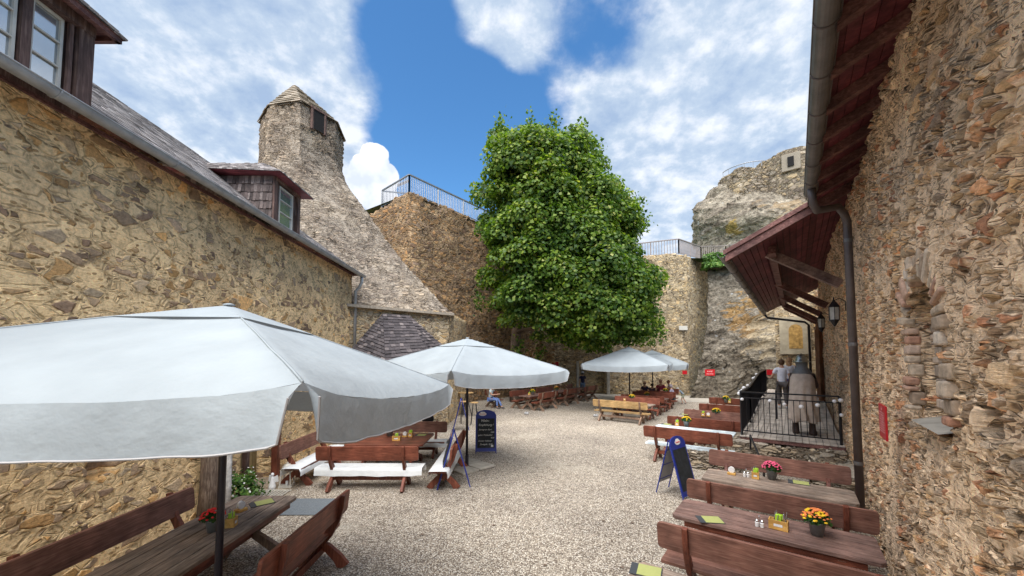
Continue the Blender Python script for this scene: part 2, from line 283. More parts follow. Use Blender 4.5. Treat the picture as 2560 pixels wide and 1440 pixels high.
M['helmet'] = plain('steel_helmet', (.34,.36,.34), .3, .85, nz=.15, sc=8)
M['leather'] = plain('dark_leather', (.05,.03,.025), .6)
M['leaf'] = leafmat('maple_leaves', [(0, (.025,.06,.012)), (.35, (.065,.13,.018)), (.7, (.12,.20,.026)), (.93, (.22,.29,.05)), (1, (.36,.37,.14))], .4)
M['leaf_s'] = leafmat('shrub_leaves', [(0, (.04,.10,.02)), (.5, (.09,.20,.04)), (1, (.20,.30,.08))])
M['leaf_dry'] = leafmat('dry_pinkish_leaves', [(0, (.30,.17,.10)), (.5, (.48,.32,.22)), (1, (.62,.47,.34))], .2)
M['leaf_d'] = leafmat('pot_plant_leaves', [(0, (.02,.07,.02)), (1, (.06,.14,.035))])
for k, c in dict(f_red=(.75,.02,.02), f_pink=(.72,.10,.20), f_yel=(.80,.52,.02), f_or=(.75,.22,.06), f_wht=(.75,.73,.68)).items(): M[k] = plain('petals_'+k, c, .6, var=.25)
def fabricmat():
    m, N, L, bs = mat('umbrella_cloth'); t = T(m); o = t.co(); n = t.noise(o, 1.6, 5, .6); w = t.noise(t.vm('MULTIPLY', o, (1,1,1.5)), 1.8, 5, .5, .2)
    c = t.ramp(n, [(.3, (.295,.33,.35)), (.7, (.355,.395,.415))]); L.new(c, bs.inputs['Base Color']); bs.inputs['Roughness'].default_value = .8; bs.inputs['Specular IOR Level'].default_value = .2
    t.bump(t.m('ADD', w, t.m('MULTIPLY', t.noise(o, 9, 3, .6), .2)), .6, .05, bs)
    tr = N.new('ShaderNodeBsdfTranslucent'); tr.inputs[0].default_value = (.6,.62,.64,1); mx = N.new('ShaderNodeMixShader'); mx.inputs[0].default_value = .18
    L.new(bs.outputs[0], mx.inputs[1]); L.new(tr.outputs[0], mx.inputs[2]); L.new(mx.outputs[0], N['Material Output'].inputs[0]); return m
M['fabric'] = fabricmat()
M['cloth'] = plain('white_bench_cover', (.72,.74,.74), .75, nz=.06, sc=7, bump=.5)
def gravelmat():
    m, N, L, bs = mat('pale_gravel'); t = T(m); o = t.co()
    v = t.vor(o, 50); e = v.outputs['Distance']; sp = N.new('ShaderNodeSeparateColor'); L.new(v.outputs['Color'], sp.inputs[0])
    c = t.ramp(sp.outputs[0], [(0, (.23,.195,.155)), (.25, (.40,.35,.285)), (.55, (.52,.46,.38)), (.8, (.66,.60,.51)), (1, (.82,.78,.70))])
    c = t.mix(t.mr(e, .35, .75), c, (.16,.13,.105,1))
    mid = t.noise(o, 7, 5, .75); c = t.mix(1.0, c, t.ramp(mid, [(.3, (.72,.71,.70)), (.5, (1,1,1)), (.7, (1.25,1.24,1.22))]), 'MULTIPLY')
    big = t.noise(o, .28, 5, .6); c = t.mix(1.0, c, t.ramp(big, [(.34, (.74,.73,.73)), (.5, (.98,.97,.95)), (.66, (1.12,1.10,1.06))]), 'MULTIPLY')
    sx = N.new('ShaderNodeSeparateXYZ'); L.new(o, sx.inputs[0]); n5 = t.noise(o, .9, 5, .65)
    edge = t.mr(t.m('ADD', t.m('MULTIPLY', sx.outputs[0], -1.0), t.m('MULTIPLY', t.m('SUBTRACT', n5, .5), 3.0)), 4.3, 5.2)      # earth and dust along the left wall
    path = t.mr(t.noise(o, .55, 4, .6), .56, .66)
    c = t.mix(t.m('MULTIPLY', edge, .65), c, t.mix(1.0, (.40,.31,.21,1), t.ramp(mid, [(.3, (.6,.6,.6)), (.7, (1.3,1.3,1.3))]), 'MULTIPLY'))
    c = t.mix(t.m('MULTIPLY', path, .35), c, t.mix(1.0, (.50,.45,.37,1), t.ramp(mid, [(.3, (.75,.75,.75)), (.7, (1.2,1.2,1.2))]), 'MULTIPLY'))
    L.new(c, bs.inputs['Base Color']); bs.inputs['Roughness'].default_value = .95; bs.inputs['Specular IOR Level'].default_value = .1
    t.disp(t.m('ADD', t.m('MULTIPLY', e, -1.0), t.m('MULTIPLY', mid, 1.2)), .018, 0); m.displacement_method = 'BUMP'; return m
M['gravel'] = gravelmat()
def shinglemat(name, stops):
    m, N, L, bs = mat(name); t = T(m); gi = N.new('ShaderNodeNewGeometry'); o = t.co(); n = t.noise(t.vm('MULTIPLY', o, (3,3,3)), 5, 6, .7)
    c = t.mix(1.0, t.ramp(gi.outputs['Random Per Island'], stops), t.ramp(n, [(.3, (.6,.6,.6)), (.7, (1.35,1.33,1.3))]), 'MULTIPLY')
    L.new(c, bs.inputs['Base Color']); bs.inputs['Roughness'].default_value = .75; bs.inputs['Specular IOR Level'].default_value = .3; t.bump(n, .4, .01, bs); return m
M['shingle'] = shinglemat('weathered_shingles', [(0, (.20,.18,.175)), (.4, (.30,.275,.265)), (.8, (.38,.35,.34)), (1, (.48,.45,.44))])
M['shingle_d'] = shinglemat('dark_slate_tiles', [(0, (.04,.034,.036)), (.45, (.062,.053,.056)), (.8, (.09,.076,.078)), (1, (.20,.17,.165))])
M['shingle_w'] = shinglemat('old_wall_shakes', [(0, (.05,.038,.035)), (.5, (.12,.092,.085)), (1, (.24,.20,.185))])
M['capstone'] = shinglemat('stone_cap_slabs', [(0, (.22,.19,.15)), (.5, (.31,.265,.205)), (1, (.40,.34,.27))])
M['bark'] = wood('bark', (.03,.02,.015), (.14,.10,.075), (.34,.28,.22), axis='z', rough=.95, scale=1.6, bump=1.0)
M['birch'] = plain('birch_bark', (.55,.53,.50), .8, nz=.45, sc=9, bump=.6)
M['grass'] = plain('terrace_grass', (.06,.09,.025), .9, nz=.4, sc=3)
# ------------------------------------------------------------------ mesh helpers
class MB:
    def __init__(s): s.v = []; s.f = []
    def add(s, vs, fs):
        b = len(s.v); s.v += [tuple(v) for v in vs]; s.f += [tuple(i+b for i in f) for f in fs]; return s
    def box(s, c, d, rot=None, taper=1.0):
        hx, hy, hz = d[0]/2, d[1]/2, d[2]/2; vs = []
        for z in (-1, 1):
            k = taper if z > 0 else 1
            for x, y in ((-1,-1),(1,-1),(1,1),(-1,1)): vs.append(Vector((x*hx*k, y*hy*k, z*hz)))
        if rot is not None: vs = [rot @ v for v in vs]
        return s.add([v+Vector(c) for v in vs], [(0,3,2,1),(4,5,6,7),(0,1,5,4),(1,2,6,5),(2,3,7,6),(3,0,4,7)])
    def bar(s, a, b, w, h=None, up=(0,0,1)):
        a = Vector(a); b = Vector(b); h = h or w; d = b-a; L = d.length; x = d.normalized(); u = Vector(up)
        if abs(x.dot(u)) > .98: u = Vector((0,1,0))
        y = u.cross(x).normalized(); z = x.cross(y); R = Matrix((x, y, z)).transposed()
        return s.box((a+b)/2, (L, w, h), R)
    def tube(s, pts, r, n=8, cap=True, closed=False):
        pts = [Vector(p) for p in pts]; rs = r if isinstance(r, (list, tuple)) else [r]*len(pts); b = len(s.v); ref = Vector((0,0,1)); prev = None
        for i, p in enumerate(pts):
            d = (pts[min(i+1, len(pts)-1)]-pts[max(i-1, 0)]).normalized()
            if prev is None: u = d.cross(ref); u = u if u.length > .05 else d.cross(Vector((1,0,0))); u.normalize()
            else: u = (prev-d*prev.dot(d)); u = u.normalized() if u.length > 1e-4 else d.orthogonal().normalized()
            prev = u; w = d.cross(u)
            for k in range(n): a = 2*pi*k/n; s.v.append(tuple(p+(u*cos(a)+w*sin(a))*rs[i]))
        for i in range(len(pts)-1):
            for k in range(n): k2 = (k+1)%n; s.f.append((b+i*n+k, b+i*n+k2, b+(i+1)*n+k2, b+(i+1)*n+k))
        if cap: s.f.append(tuple(b+k for k in reversed(range(n)))); s.f.append(tuple(b+(len(pts)-1)*n+k for k in range(n)))
        return s
    def lathe(s, prof, c=(0,0,0), n=16, cap=True, sq=(1,1)):
        b = len(s.v); c = Vector(c)
        for r, z in prof:
            for k in range(n): a = 2*pi*k/n; s.v.append((c.x+r*cos(a)*sq[0], c.y+r*sin(a)*sq[1], c.z+z))
        for i in range(len(prof)-1):
            for k in range(n): k2 = (k+1)%n; s.f.append((b+i*n+k, b+i*n+k2, b+(i+1)*n+k2, b+(i+1)*n+k))
        if cap: s.f.append(tuple(b+k for k in reversed(range(n)))); s.f.append(tuple(b+(len(prof)-1)*n+k for k in range(n)))
        return s
    def prism(s, poly, x0, x1, plane='yz'):
        "extrude a 2D polygon"
        n = len(poly); f = {'yz': lambda p, h: (h, p[0], p[1]), 'xz': lambda p, h: (p[0], h, p[1]), 'xy': lambda p, h: (p[0], p[1], h)}[plane]
        vs = [f(p, x0) for p in poly]+[f(p, x1) for p in poly]
        return s.add(vs, [tuple(range(n))[::-1], tuple(range(n, 2*n))]+[(i, (i+1)%n, n+(i+1)%n, n+i) for i in range(n)])
    def ribbon(s, pts, ws, x0, x1):
        "curved plank in the yz plane, thickness in x"
        L_, R_ = [], []
        for i, p in enumerate(pts):
            a = Vector(pts[max(0, i-1)]); b = Vector(pts[min(len(pts)-1, i+1)]); d = (b-a).normalized(); nrm = Vector((-d.y, d.x)); w = ws[i] if isinstance(ws, (list, tuple)) else ws
            L_.append(Vector(p)+nrm*w/2); R_.append(Vector(p)-nrm*w/2)
        k = len(pts); vs = [(x, q.x, q.y) for x in (x0, x1) for q in L_+R_]; fs = []
        for i in range(k-1):
            fs += [(i, i+1, k+i+1, k+i), (2*k+i, 3*k+i, 3*k+i+1, 2*k+i+1), (i, 2*k+i, 2*k+i+1, i+1), (k+i, k+i+1, 3*k+i+1, 3*k+i)]
        fs += [(0, k, 3*k, 2*k), (k-1, 3*k-1, 4*k-1, 2*k-1)]
        return s.add(vs, fs)
    def build(s, name, m, parent=None, smooth=False, bevel=0, fix=True):
        me = bpy.data.meshes.new(name); me.from_pydata(s.v, [], s.f); me.update()
        if fix and len(s.v) < 60000:
            import bmesh; bm = bmesh.new(); bm.from_mesh(me); bmesh.ops.recalc_face_normals(bm, faces=bm.faces); bm.to_mesh(me); bm.free()
        if smooth:
            for p in me.polygons: p.use_smooth = True
        for k in (m if isinstance(m, list) else [m]): me.materials.append(k)
        o = bpy.data.objects.new(name, me); COL.objects.link(o)
        if parent is not None: o.parent = parent
        if bevel:
            b = o.modifiers.new('bevel', 'BEVEL'); b.width = bevel; b.segments = 2; b.limit_method = 'ANGLE'
        return o
def tag(o, label=None, cat=None, group=None, kind=None):
    if label: o['label'] = label
    if cat: o['category'] = cat
    if group: o['group'] = group
    if kind: o['kind'] = kind
    return o
def thing(name, label, cat, loc=(0,0,0), rz=0, group=None):
    o = bpy.data.objects.new(name, None); COL.objects.link(o); o.location = loc; o.rotation_euler = (0, 0, rz); o.empty_display_size = .2
    return tag(o, label, cat, group)
def dup(root, loc, rz, label, group=None):
    def cp(o, par):
        c = o.copy(); COL.objects.link(c)
        if par is not None: c.parent = par
        for ch in list(KIDS.get(o.name, [])): cp(ch, c)
        return c
    global KIDS
    KIDS = {}
    def walk(o):
        KIDS[o.name] = [c for c in o.children]
        for c in o.children: walk(c)
    walk(root)
    r = cp(root, None); r.location = loc; r.rotation_euler = (0, 0, rz); r['label'] = label
    if group: r['group'] = group
    return r
def npmesh(name, verts, faces4, m, parent=None, smooth=False):
    me = bpy.data.meshes.new(name); nv = len(verts); nf = len(faces4); k = faces4.shape[1]
    me.vertices.add(nv); me.vertices.foreach_set('co', np.asarray(verts, dtype=np.float32).ravel())
    me.loops.add(nf*k); me.loops.foreach_set('vertex_index', faces4.astype(np.int32).ravel())
    me.polygons.add(nf); me.polygons.foreach_set('loop_start', np.arange(0, nf*k, k, dtype=np.int32)); me.polygons.foreach_set('loop_total', np.full(nf, k, dtype=np.int32))
    if smooth: me.polygons.foreach_set('use_smooth', np.ones(nf, dtype=bool))
    me.update(calc_edges=True); me.validate(); me.materials.append(m)
    o = bpy.data.objects.new(name, me); COL.objects.link(o)
    if parent is not None: o.parent = parent
    return o
def wall(name, p0, p1, z0, z1, step, m, parent=None, depth=None, thick=.5, jag=.05, xs=None, top=None, smooth=True, seed=0, bulge=.0):
    """a real wall: finely divided front face (normal to the right of p0->p1), plain top, ends and back"""
    p0 = Vector(p0); p1 = Vector(p1); d = (p1-p0); L = Vector((d.x, d.y)).length; ang = atan2(d.y, d.x)
    if xs is None: xs = np.linspace(0, L, max(2, int(L/step)+1))
    nz = max(2, int((z1-z0)/step)+1); nx = len(xs); V = np.zeros((nz, nx, 3))
    tops = np.array([(top(x) if top else z1)+jag*(noise.noise(Vector((x*1.7, seed, 3.3)))+.5*noise.noise(Vector((x*6, seed, 9.3)))) for x in xs])
    for j in range(nz):
        f = j/(nz-1); V[j, :, 0] = xs; V[j, :, 2] = z0+(tops-z0)*f
    if bulge:
        for j in range(nz):
            for i in range(nx): V[j, i, 1] += bulge*noise.noise(Vector((xs[i]*.45, V[j, i, 2]*.6, seed)))
    if depth:
        for j in range(nz):
            for i in range(nx): V[j, i, 1] += depth(xs[i], V[j, i, 2])
    idx = np.arange(nz*nx).reshape(nz, nx)
    F4 = np.stack([idx[:-1, :-1], idx[:-1, 1:], idx[1:, 1:], idx[1:, :-1]], -1).reshape(-1, 4)
    vs = V.reshape(-1, 3); b = len(vs)
    # back wall + top cap + ends
    bt = np.stack([xs, np.full(nx, thick), tops], -1); bb = np.stack([xs, np.full(nx, thick), np.full(nx, z0)], -1); vs = np.concatenate([vs, bt, bb])
    it = b+np.arange(nx); ib = b+nx+np.arange(nx); tp = idx[-1]
    F4 = np.concatenate([F4, np.stack([tp[:-1], tp[1:], it[1:], it[:-1]], -1), np.stack([it[:-1], it[1:], ib[1:], ib[:-1]], -1)])
    ends = []
    for j in range(nz-1): pass
    F4 = np.concatenate([F4, np.array([[idx[0, 0], idx[-1, 0], it[0], ib[0]], [idx[0, -1], ib[-1], it[-1], idx[-1, -1]]])])
    o = npmesh(name, vs, F4, m, parent, smooth)
    o.location = (p0.x, p0.y, 0) if parent is None else (p0.x, p0.y, 0); o.rotation_euler = (0, 0, ang)
    return o
def shingles(mb, A, B, C, D, row, w, lift=.03, jit=.012, gap=.004):
    A, B, C, D = map(Vector, (A, B, C, D)); nrm = (B-A).cross(D-A).normalized()
    if nrm.z < 0 and abs(nrm.z) > .05: nrm = -nrm
    h = ((A-D).length+(B-C).length)/2; n = max(1, round(h/row))
    for k in range(n):
        t0 = k/n; t1 = min(1, (k+1.12)/n); a0 = A.lerp(D, t0); b0 = B.lerp(C, t0); a1 = A.lerp(D, t1); b1 = B.lerp(C, t1)
        m = max(1, round((b0-a0).length/w)); cuts = [0]+sorted(min(.999, max(.001, (i+random.uniform(-.22, .22))/m)) for i in range(1, m))+[1]
        for c0, c1 in zip(cuts[:-1], cuts[1:]):
            l = lift+random.uniform(-jit, jit); dz = random.uniform(-.05, .05)*row; e = (A-D).normalized()*dz; g = (b0-a0)*gap/max(.1, (b0-a0).length)
            p = [a0.lerp(b0, c0)+nrm*l+e+g, a0.lerp(b0, c1)+nrm*(l+random.uniform(-.004, .004))+e-g, a1.lerp(b1, c1)+nrm*.004, a1.lerp(b1, c0)+nrm*.004]
            q = [p[0]-nrm*min(l, .03), p[1]-nrm*min(l, .03)]
            mb.add(p+q, [(0,1,2,3), (4,5,1,0), (0,3,4), (1,5,2)])
    return mb
def leaves(name, pts, nrm, size, m, parent=None, up=.35):
    n = len(pts); pts = np.asarray(pts); nrm = np.asarray(nrm)+rng.normal(0, .55, (n, 3)); nrm[:, 2] += up; nrm /= np.linalg.norm(nrm, axis=1)[:, None]
    r = rng.normal(0, 1, (n, 3)); u = np.cross(nrm, r); u /= np.linalg.norm(u, axis=1)[:, None]; w = np.cross(nrm, u)
    s = (np.full(n, size)*rng.uniform(.6, 1.25, n))[:, None]
    # five-pointed leaf outline folded a little along its rib
    sh = [(-.10, -.5, 0), (.10, -.5, 0), (.55, -.12, .10), (.30, .20, .05), (0, .62, -.05), (-.30, .20, .05), (-.55, -.12, .10)]
    V = np.stack([pts+s*(a*u+b*w+c*nrm) for a, b, c in sh], 1).reshape(-1, 3)
    Fc = np.arange(n*7).reshape(n, 7)
    return npmesh(name, V, Fc, m, parent)
def railing(root, pts, h, sp, m, rail=.045, bal=.022, post=1.9, bottom=.12, mid=None, nb='baluster'):
    "rails, posts and balusters along a 3D polyline (base points)"
    for a, b in zip(pts[:-1], pts[1:]):
        a = Vector(a); b = Vector(b); up = Vector((0, 0, h)); MB().bar(a+up, b+up, rail*1.6, rail).build('top_rail', m, root)
        lo = Vector((0, 0, bottom)); MB().bar(a+lo, b+lo, rail*.8, rail*.8).build('bottom_rail', m, root)
        hi = h
        if mid: q = Vector((0, 0, mid)); MB().bar(a+q, b+q, rail*.8, rail*.8).build('middle_rail', m, root); hi = mid
        L = (b-a).length; npst = max(1, round(L/post))
        for i in range(npst+1):
            p = a.lerp(b, i/npst); MB().bar(p, p+Vector((0, 0, h-rail*.6)), rail*1.2).build('post', m, root)
        n = max(1, round(L/sp)); bm_ = None
        ln = hi-bottom-.02
        for i in range(1, n):
            p = a.lerp(b, i/n)
            if bm_ is None: bm_ = MB().bar((0, 0, 0), (0, 0, ln), bal).build(nb, m, root); bm_.location = p+Vector((0, 0, bottom+.01))
            else: c = bm_.copy(); COL.objects.link(c); c.parent = root; c.location = p+Vector((0, 0, bottom+.01))
# ================================================================== SETTING
g = MB(); g.add([(-400,-400,0),(400,-400,0),(400,600,0),(-400,600,0)], [(0,1,2,3)]); tag(g.build('gravel_ground', M['gravel'], fix=False), kind='structure')
pv = [G(1395,996), G(1560,1003), G(1880,1008), G(1900,990), G(1530,984), G(1400,986)]
MB().add([(p.x, p.y, .006) for p in pv], [(0,1,2,3,4,5)]).build('paved_path', M['concrete'], fix=False)['kind'] = 'structure'
# ---------------- left building
LB = thing('stone_building', 'long ochre rubble stone building with shingled roof and zinc gutter on the left', 'building', (0,0,0))
def dl(x, z):
    y = x-4.0                                   # distance along the wall from y=0
    if 8.35 < y < 9.35 and z < 2.05: return .38  # doorway
    if 5.2 < y < 5.5 and 1.25 < z < 1.6: return .15
    return 0
lw = wall('wall', LW(-4, 5.4), LW(14.25, 5.4), -.05, 6.0, .055, M['stoneL'], LB, dl, thick=.8, jag=.02, bulge=.05, seed=1)
ew = wall('end_wall', LW(14.25, 5.42), LW(14.25, 5.42)+Vector((-9, 2.0, 0)), -.05, 6.0, .12, M['stoneL'], LB, None, thick=.6, jag=.0, seed=2)
# roof planes (40 degrees), hip at the far end; eave a=5.08 z=5.93
EZ = 5.93; RA, RZ = 7.75, 8.13
mb = shingles(MB(), LW(-3, 5.08, EZ), LW(14.3, 5.08, EZ), LW(9.35, RA, RZ), LW(-3, RA, RZ), .21, .16, .018, .004)
shingles(mb, LW(14.3, 5.08, EZ), LW(14.3, 10.4, EZ), LW(9.35, RA, RZ), LW(9.35, RA, RZ), .21, .16, .018, .004)
mb.build('roof', M['shingle'], LB, fix=False)
und = MB().add([LW(-3,5.10,EZ-.03), LW(14.28,5.10,EZ-.03), LW(9.35,RA,RZ-.03), LW(-3,RA,RZ-.03), LW(14.28,10.4,EZ-.03), LW(-3,10.4,EZ-.03)], [(0,1,2,3), (1,4,2), (2,4,5,3)])
und.build('roof_boards', M['wood_dark'], LB, fix=False)
def gutter(p0, p1, r, m, root, name='gutter', step=.9):
    p0 = Vector(p0); p1 = Vector(p1); d = (p1-p0).normalized(); sd_ = d.cross(Vector((0,0,1))).normalized(); prof = []
    n = 10
    for k in range(n+1): a = pi*k/n; prof.append(sd_*(cos(a)*r)+Vector((0,0,-sin(a)*r)))
    for k in range(n, -1, -1): a = pi*k/n; prof.append(sd_*(cos(a)*(r-.006))+Vector((0,0,-sin(a)*(r-.006))))
    q = MB(); k = len(prof); q.add([p0+v for v in prof]+[p1+v for v in prof], [(i, (i+1)%k, k+(i+1)%k, k+i) for i in range(k)]+[tuple(range(k)), tuple(range(2*k-1, k-1, -1))])
    q.tube([p0+sd_*r, p1+sd_*r], .011, 6); q.tube([p0-sd_*r, p1-sd_*r], .011, 6)
    g_ = q.build(name, m, root); L = (p1-p0).length; i = step*.5
    while i < L:                                   # holder straps
        st = MB(); c = p0+d*i
        st.tube([c+sd_*(cos(pi*j/8)*(r+.004))+Vector((0,0,-sin(pi*j/8)*(r+.004))) for j in range(9)], .009, 5); st.build('strap', m, g_) if False else q
        s_ = st.build('strap', M['pipe'] if m is not M['gutter'] else m, g_); i += step
    return g_
gutter(LW(-3, 5.02, EZ-.02), LW(14.35, 5.02, EZ-.02), .085, M['gutter'], LB, step=1.6)
MB().bar(LW(-3, 5.34, EZ-.03), LW(14.2, 5.34, EZ-.03), .04, .05).build('fascia_board', M['wood_dark'], LB)
e = LW(14.15, 5.02)
MB().tube([(e.x,e.y,EZ-.1),(e.x,e.y,EZ-.3),(e.x-.1,e.y,EZ-.5),(e.x-.22,e.y,EZ-.62),(e.x-.22,e.y,1.2)], .055, 10).build('downpipe', M['gutter'], LB, True)
MB().tube([(e.x-.22,e.y,1.2),(e.x-.22,e.y,.02)], .07, 10).build('pipe_foot', M['white'], LB, True)
def window(root, name, t0, t1, a, z0, z1, casements=2, bars=3, fr=M['cream']):
    "casement window in a plane of the left frame; root child of dormer"
    q = MB(); gl = MB(); n = casements; w = (t1-t0)/n
    for i in range(n):
        a0 = t0+i*w+.03; a1 = t0+(i+1)*w-.03
        for s in (a0+.015, a1-.015): q.bar(LW(s, a, z0), LW(s, a, z1), .035, .03)
        for k in range(bars+1):
            z = z0+.015+(z1-z0-.03)*k/bars; q.bar(LW(a0, a-.005, z), LW(a1, a-.005, z), .025, .03 if k in (0, bars) else .018)
        gl.add([LW(a0, a+.012, z0), LW(a1, a+.012, z0), LW(a1, a+.012, z1), LW(a0, a+.012, z1)], [(0,1,2,3)])
    q.build('window_frame', fr, root); gl.build('pane', M['glassdark'], root, fix=False)
# near dormer
D1 = MB(); a = 5.2; t0, t1 = 2.5, 4.66; z0, z1 = 5.98, 6.98
for s in (t0, t1-.12): D1.bar(LW(s+.06, a, z0-.05), LW(s+.06, a, z1+.08), .15, .17)
for s in (3.42, 4.04): D1.bar(LW(s, a+.01, z0), LW(s, a+.01, z1), .07, .09)
D1.bar(LW(t0, a, z0+.0), LW(t1, a, z0+.0), .12, .07); D1.bar(LW(t0, a-.01, z1+.02), LW(t1+.02, a-.01, z1+.02), .16, .13)
D1.bar(LW(4.46, a-.02, z0), LW(4.46, a-.02, z1), .04, .04); 
D1.add([LW(t1-.02, a, z0-.1), LW(t1-.02, a+1.6, z0+1.2), LW(t1-.02, a+1.6, z1+.35), LW(t1-.02, a, z1+.05)], [(0,1,2,3)])
D1.add([LW(t0, a+.05, z0-.1), LW(t1, a+.05, z0-.1), LW(t1, a+.05, z0+.02), LW(t0, a+.05, z0+.02)], [(0,1,2,3)])
D1.add([LW(4.44, a+.03, z0), LW(t1-.1, a+.03, z0), LW(t1-.1, a+.03, z1), LW(4.44, a+.03, z1)], [(0,1,2,3)])
d1 = D1.build('dormer', M['wood_darkz'], LB); window(d1, 'window', 4.06, 4.44, a+.02, z0+.03, z1-.05, 1); window(d1, 'window', 3.46, 4.00, a+.02, z0+.03, z1-.05, 1); window(d1, 'window', 2.7, 3.4, a+.02, z0+.03, z1-.05, 1)
r = MB(); shingles(r, LW(t0-.3, a-.28, z1+.10), LW(t1+.24, a-.28, z1+.10), LW(t1-.5, a+1.0, z1+.95), LW(t0+.6, a+1.0, z1+.95), .16, .13, .022)
shingles(r, LW(t1+.24, a-.28, z1+.10), LW(t1+.24, a+1.8, z1+.10), LW(t1-.5, a+1.8, z1+.95), LW(t1-.5, a+1.0, z1+.95), .16, .13, .022)
r.build('dormer_roof', M['shingle'], d1, fix=False)
r = MB(); 
r.add([LW(t0-.3,a-.26,z1+.09), LW(t1+.22,a-.26,z1+.09), LW(t1+.22,a+1.5,z1+.09), LW(t0-.3,a+1.5,z1+.09)], [(0,3,2,1)])
r.bar(LW(t0-.3,a-.22,z1+.06), LW(t1+.2,a-.22,z1+.06), .05, .07); r.bar(LW(t1+.17,a-.24,z1+.06), LW(t1+.17,a+1.2,z1+.06), .05, .07)
r.build('dormer_eaves', M['wood_dark'], d1, fix=False)
# far dormer
a = 5.2; t0, t1 = 8.72, 9.86; z0, z1 = 5.98, 7.06
D2 = MB()
for s in (t0+.05, t1-.05): D2.bar(LW(s, a, z0-.1), LW(s, a, z1+.06), .1, .12)
D2.bar(LW(t0, a, z0), LW(t1, a, z0), .1, .08); D2.bar(LW(t0, a, z1), LW(t1, a, z1), .12, .1); D2.bar(LW(t0+.2, a+.02, z0), LW(t0+.2, a+.02, z1), .05, .06); D2.bar(LW(t1-.24, a+.02, z0), LW(t1-.24, a+.02, z1), .05, .06)
D2.add([LW(t0, a+.06, z0-.1), LW(t1, a+.06, z0-.1), LW(t1, a+.06, z1), LW(t0, a+.06, z1)], [(0,1,2,3)])
D2.add([LW(t1, a, z0-.1), LW(t1, a+2, z0+1.4), LW(t1, a+2, z1), LW(t1, a, z1)], [(0,1,2,3)])
d2 = D2.build('dormer', M['wood_darkz'], LB, fix=False); window(d2, 'window', t0+.22, t1-.26, a+.0, z0+.06, z1-.1, 1)
r = MB(); shingles(r, LW(t0-.01, a+2.4, z0+.0), LW(t0-.01, a, z0-.08), LW(t0-.01, a, z1+.02), LW(t0-.01, a+2.4, z1+.02), .2, .07, .03, .012); r.build('cheek_shakes', M['shingle_w'], d2, fix=False)
r = MB(); zt = z1+.60; am = a+.6; tm = (t0+t1)/2
A_, B_, C_, D_ = LW(t0-.25, a-.3, z1+.02), LW(t1+.2, a-.3, z1+.02), LW(t1+.2, a+2.6, z1+.1), LW(t0-.35, a+2.9, z1+.1)
shingles(r, A_, B_, LW(tm+.02, am, zt), LW(tm-.02, am, zt), .15, .12, .022)
shingles(r, D_, A_, LW(tm-.02, am, zt), LW(tm-.02, a+3.4, zt+.02), .15, .12, .022); shingles(r, B_, C_, LW(tm+.02, a+3.4, zt+.02), LW(tm+.02, am, zt), .15, .12, .022)
r.build('dormer_roof', M['shingle'], d2, fix=False)
r = MB().add([A_+Vector((0,0,-.01)), B_+Vector((0,0,-.01)), C_+Vector((0,0,-.01)), D_+Vector((0,0,-.01))], [(0,3,2,1)]); r.build('dormer_eaves', M['soffit'], d2, fix=False)
# door in the left wall
q = MB()
for i in range(5): q.box(LW(8.52+i*.17, 5.72, 1.0), (.03, .165, 2.0), Matrix.Rotation(-.0396, 3, 'Z').inverted())
dr = q.build('door', M['door_olive'], LB); MB().bar(LW(8.4, 5.6, 2.0), LW(9.4, 5.6, 2.0), .2, .14).build('lintel', M['wood_dark'], dr)
MB().bar(LW(9.42, 5.33, 0), LW(9.42, 5.33, 2.1), .14, .13).build('door_post', M['wood_red_z'], dr); MB().bar(LW(8.34, 5.36, 0), LW(8.34, 5.36, 2.05), .1, .1).build('door_post', M['wood_darkz'], dr)
# ---------------- kitchen chimney: a stone pyramid flaring down to a square base
KC = thing('kitchen_chimney', 'huge grey stone pyramid chimney with a capped top and small opening behind the left building', 'chimney')
BR = P(1130, 783, 16.5); BL = P(884, 766, 14.1)
base = [Vector((BR.x, BR.y)), Vector((-3.2, 20.2)), Vector((-8.5, 22.5)), Vector((-13.5, 19)), Vector((-11.5, 13.2)), Vector((BL.x-.3, BL.y-.1))]
YT = 17.2
tR = P(840, 289, YT+.6); tM = P(752, 250, YT-.9); tL = P(673, 238, YT-.6); tF = P(645, 276, YT+.5); ZT = (tR.z+tM.z)/2
topp = [Vector((tR.x, tR.y)), Vector((tR.x-.3, YT+2.2)), Vector((tF.x+.6, YT+2.6)), Vector((tF.x, YT+.6)), Vector((tL.x, tL.y)), Vector((tM.x, tM.y))]
BZ = (BR.z+BL.z)/2
TOPZ = tM.z-.35
def kc_s(z):                                        # flare profile measured on the right-hand silhouette
    k = [(BZ, 0), (7.4, .434), (10.2, .784), (11.5, .955), (12.3, 1), (TOPZ+3, 1)]
    for (z0, s0), (z1_, s1) in zip(k[:-1], k[1:]):
        if z <= z1_: return s0+(s1-s0)*max(0, (z-z0)/(z1_-z0))
    return 1
nz = 110; per = 260; V = []
def ringpts(poly, n):
    L_ = [(poly[(i+1)%len(poly)]-poly[i]).length for i in range(len(poly))]; k = [max(2, round(n*l/sum(L_))) for l in L_]; return k
ks = ringpts(base, per); cnt = sum(ks)
for j in range(nz+1):
    z = BZ+(TOPZ+.3-BZ)*j/nz; s = kc_s(z); s = s if j else -.02
    poly = [b.lerp(t_, s) for b, t_ in zip(base, topp)]
    for i, kk in enumerate(ks):
        for q_ in range(kk):
            p = poly[i].lerp(poly[(i+1)%6], q_/kk); V.append((p.x, p.y, z))
V = np.array(V); idx = np.arange((nz+1)*cnt).reshape(nz+1, cnt); nx_ = np.roll(idx, -1, 1)
F4 = np.stack([idx[:-1], nx_[:-1], nx_[1:], idx[1:]], -1).reshape(-1, 4)
npmesh('chimney_body', V, F4, M['stoneC'], KC, True)
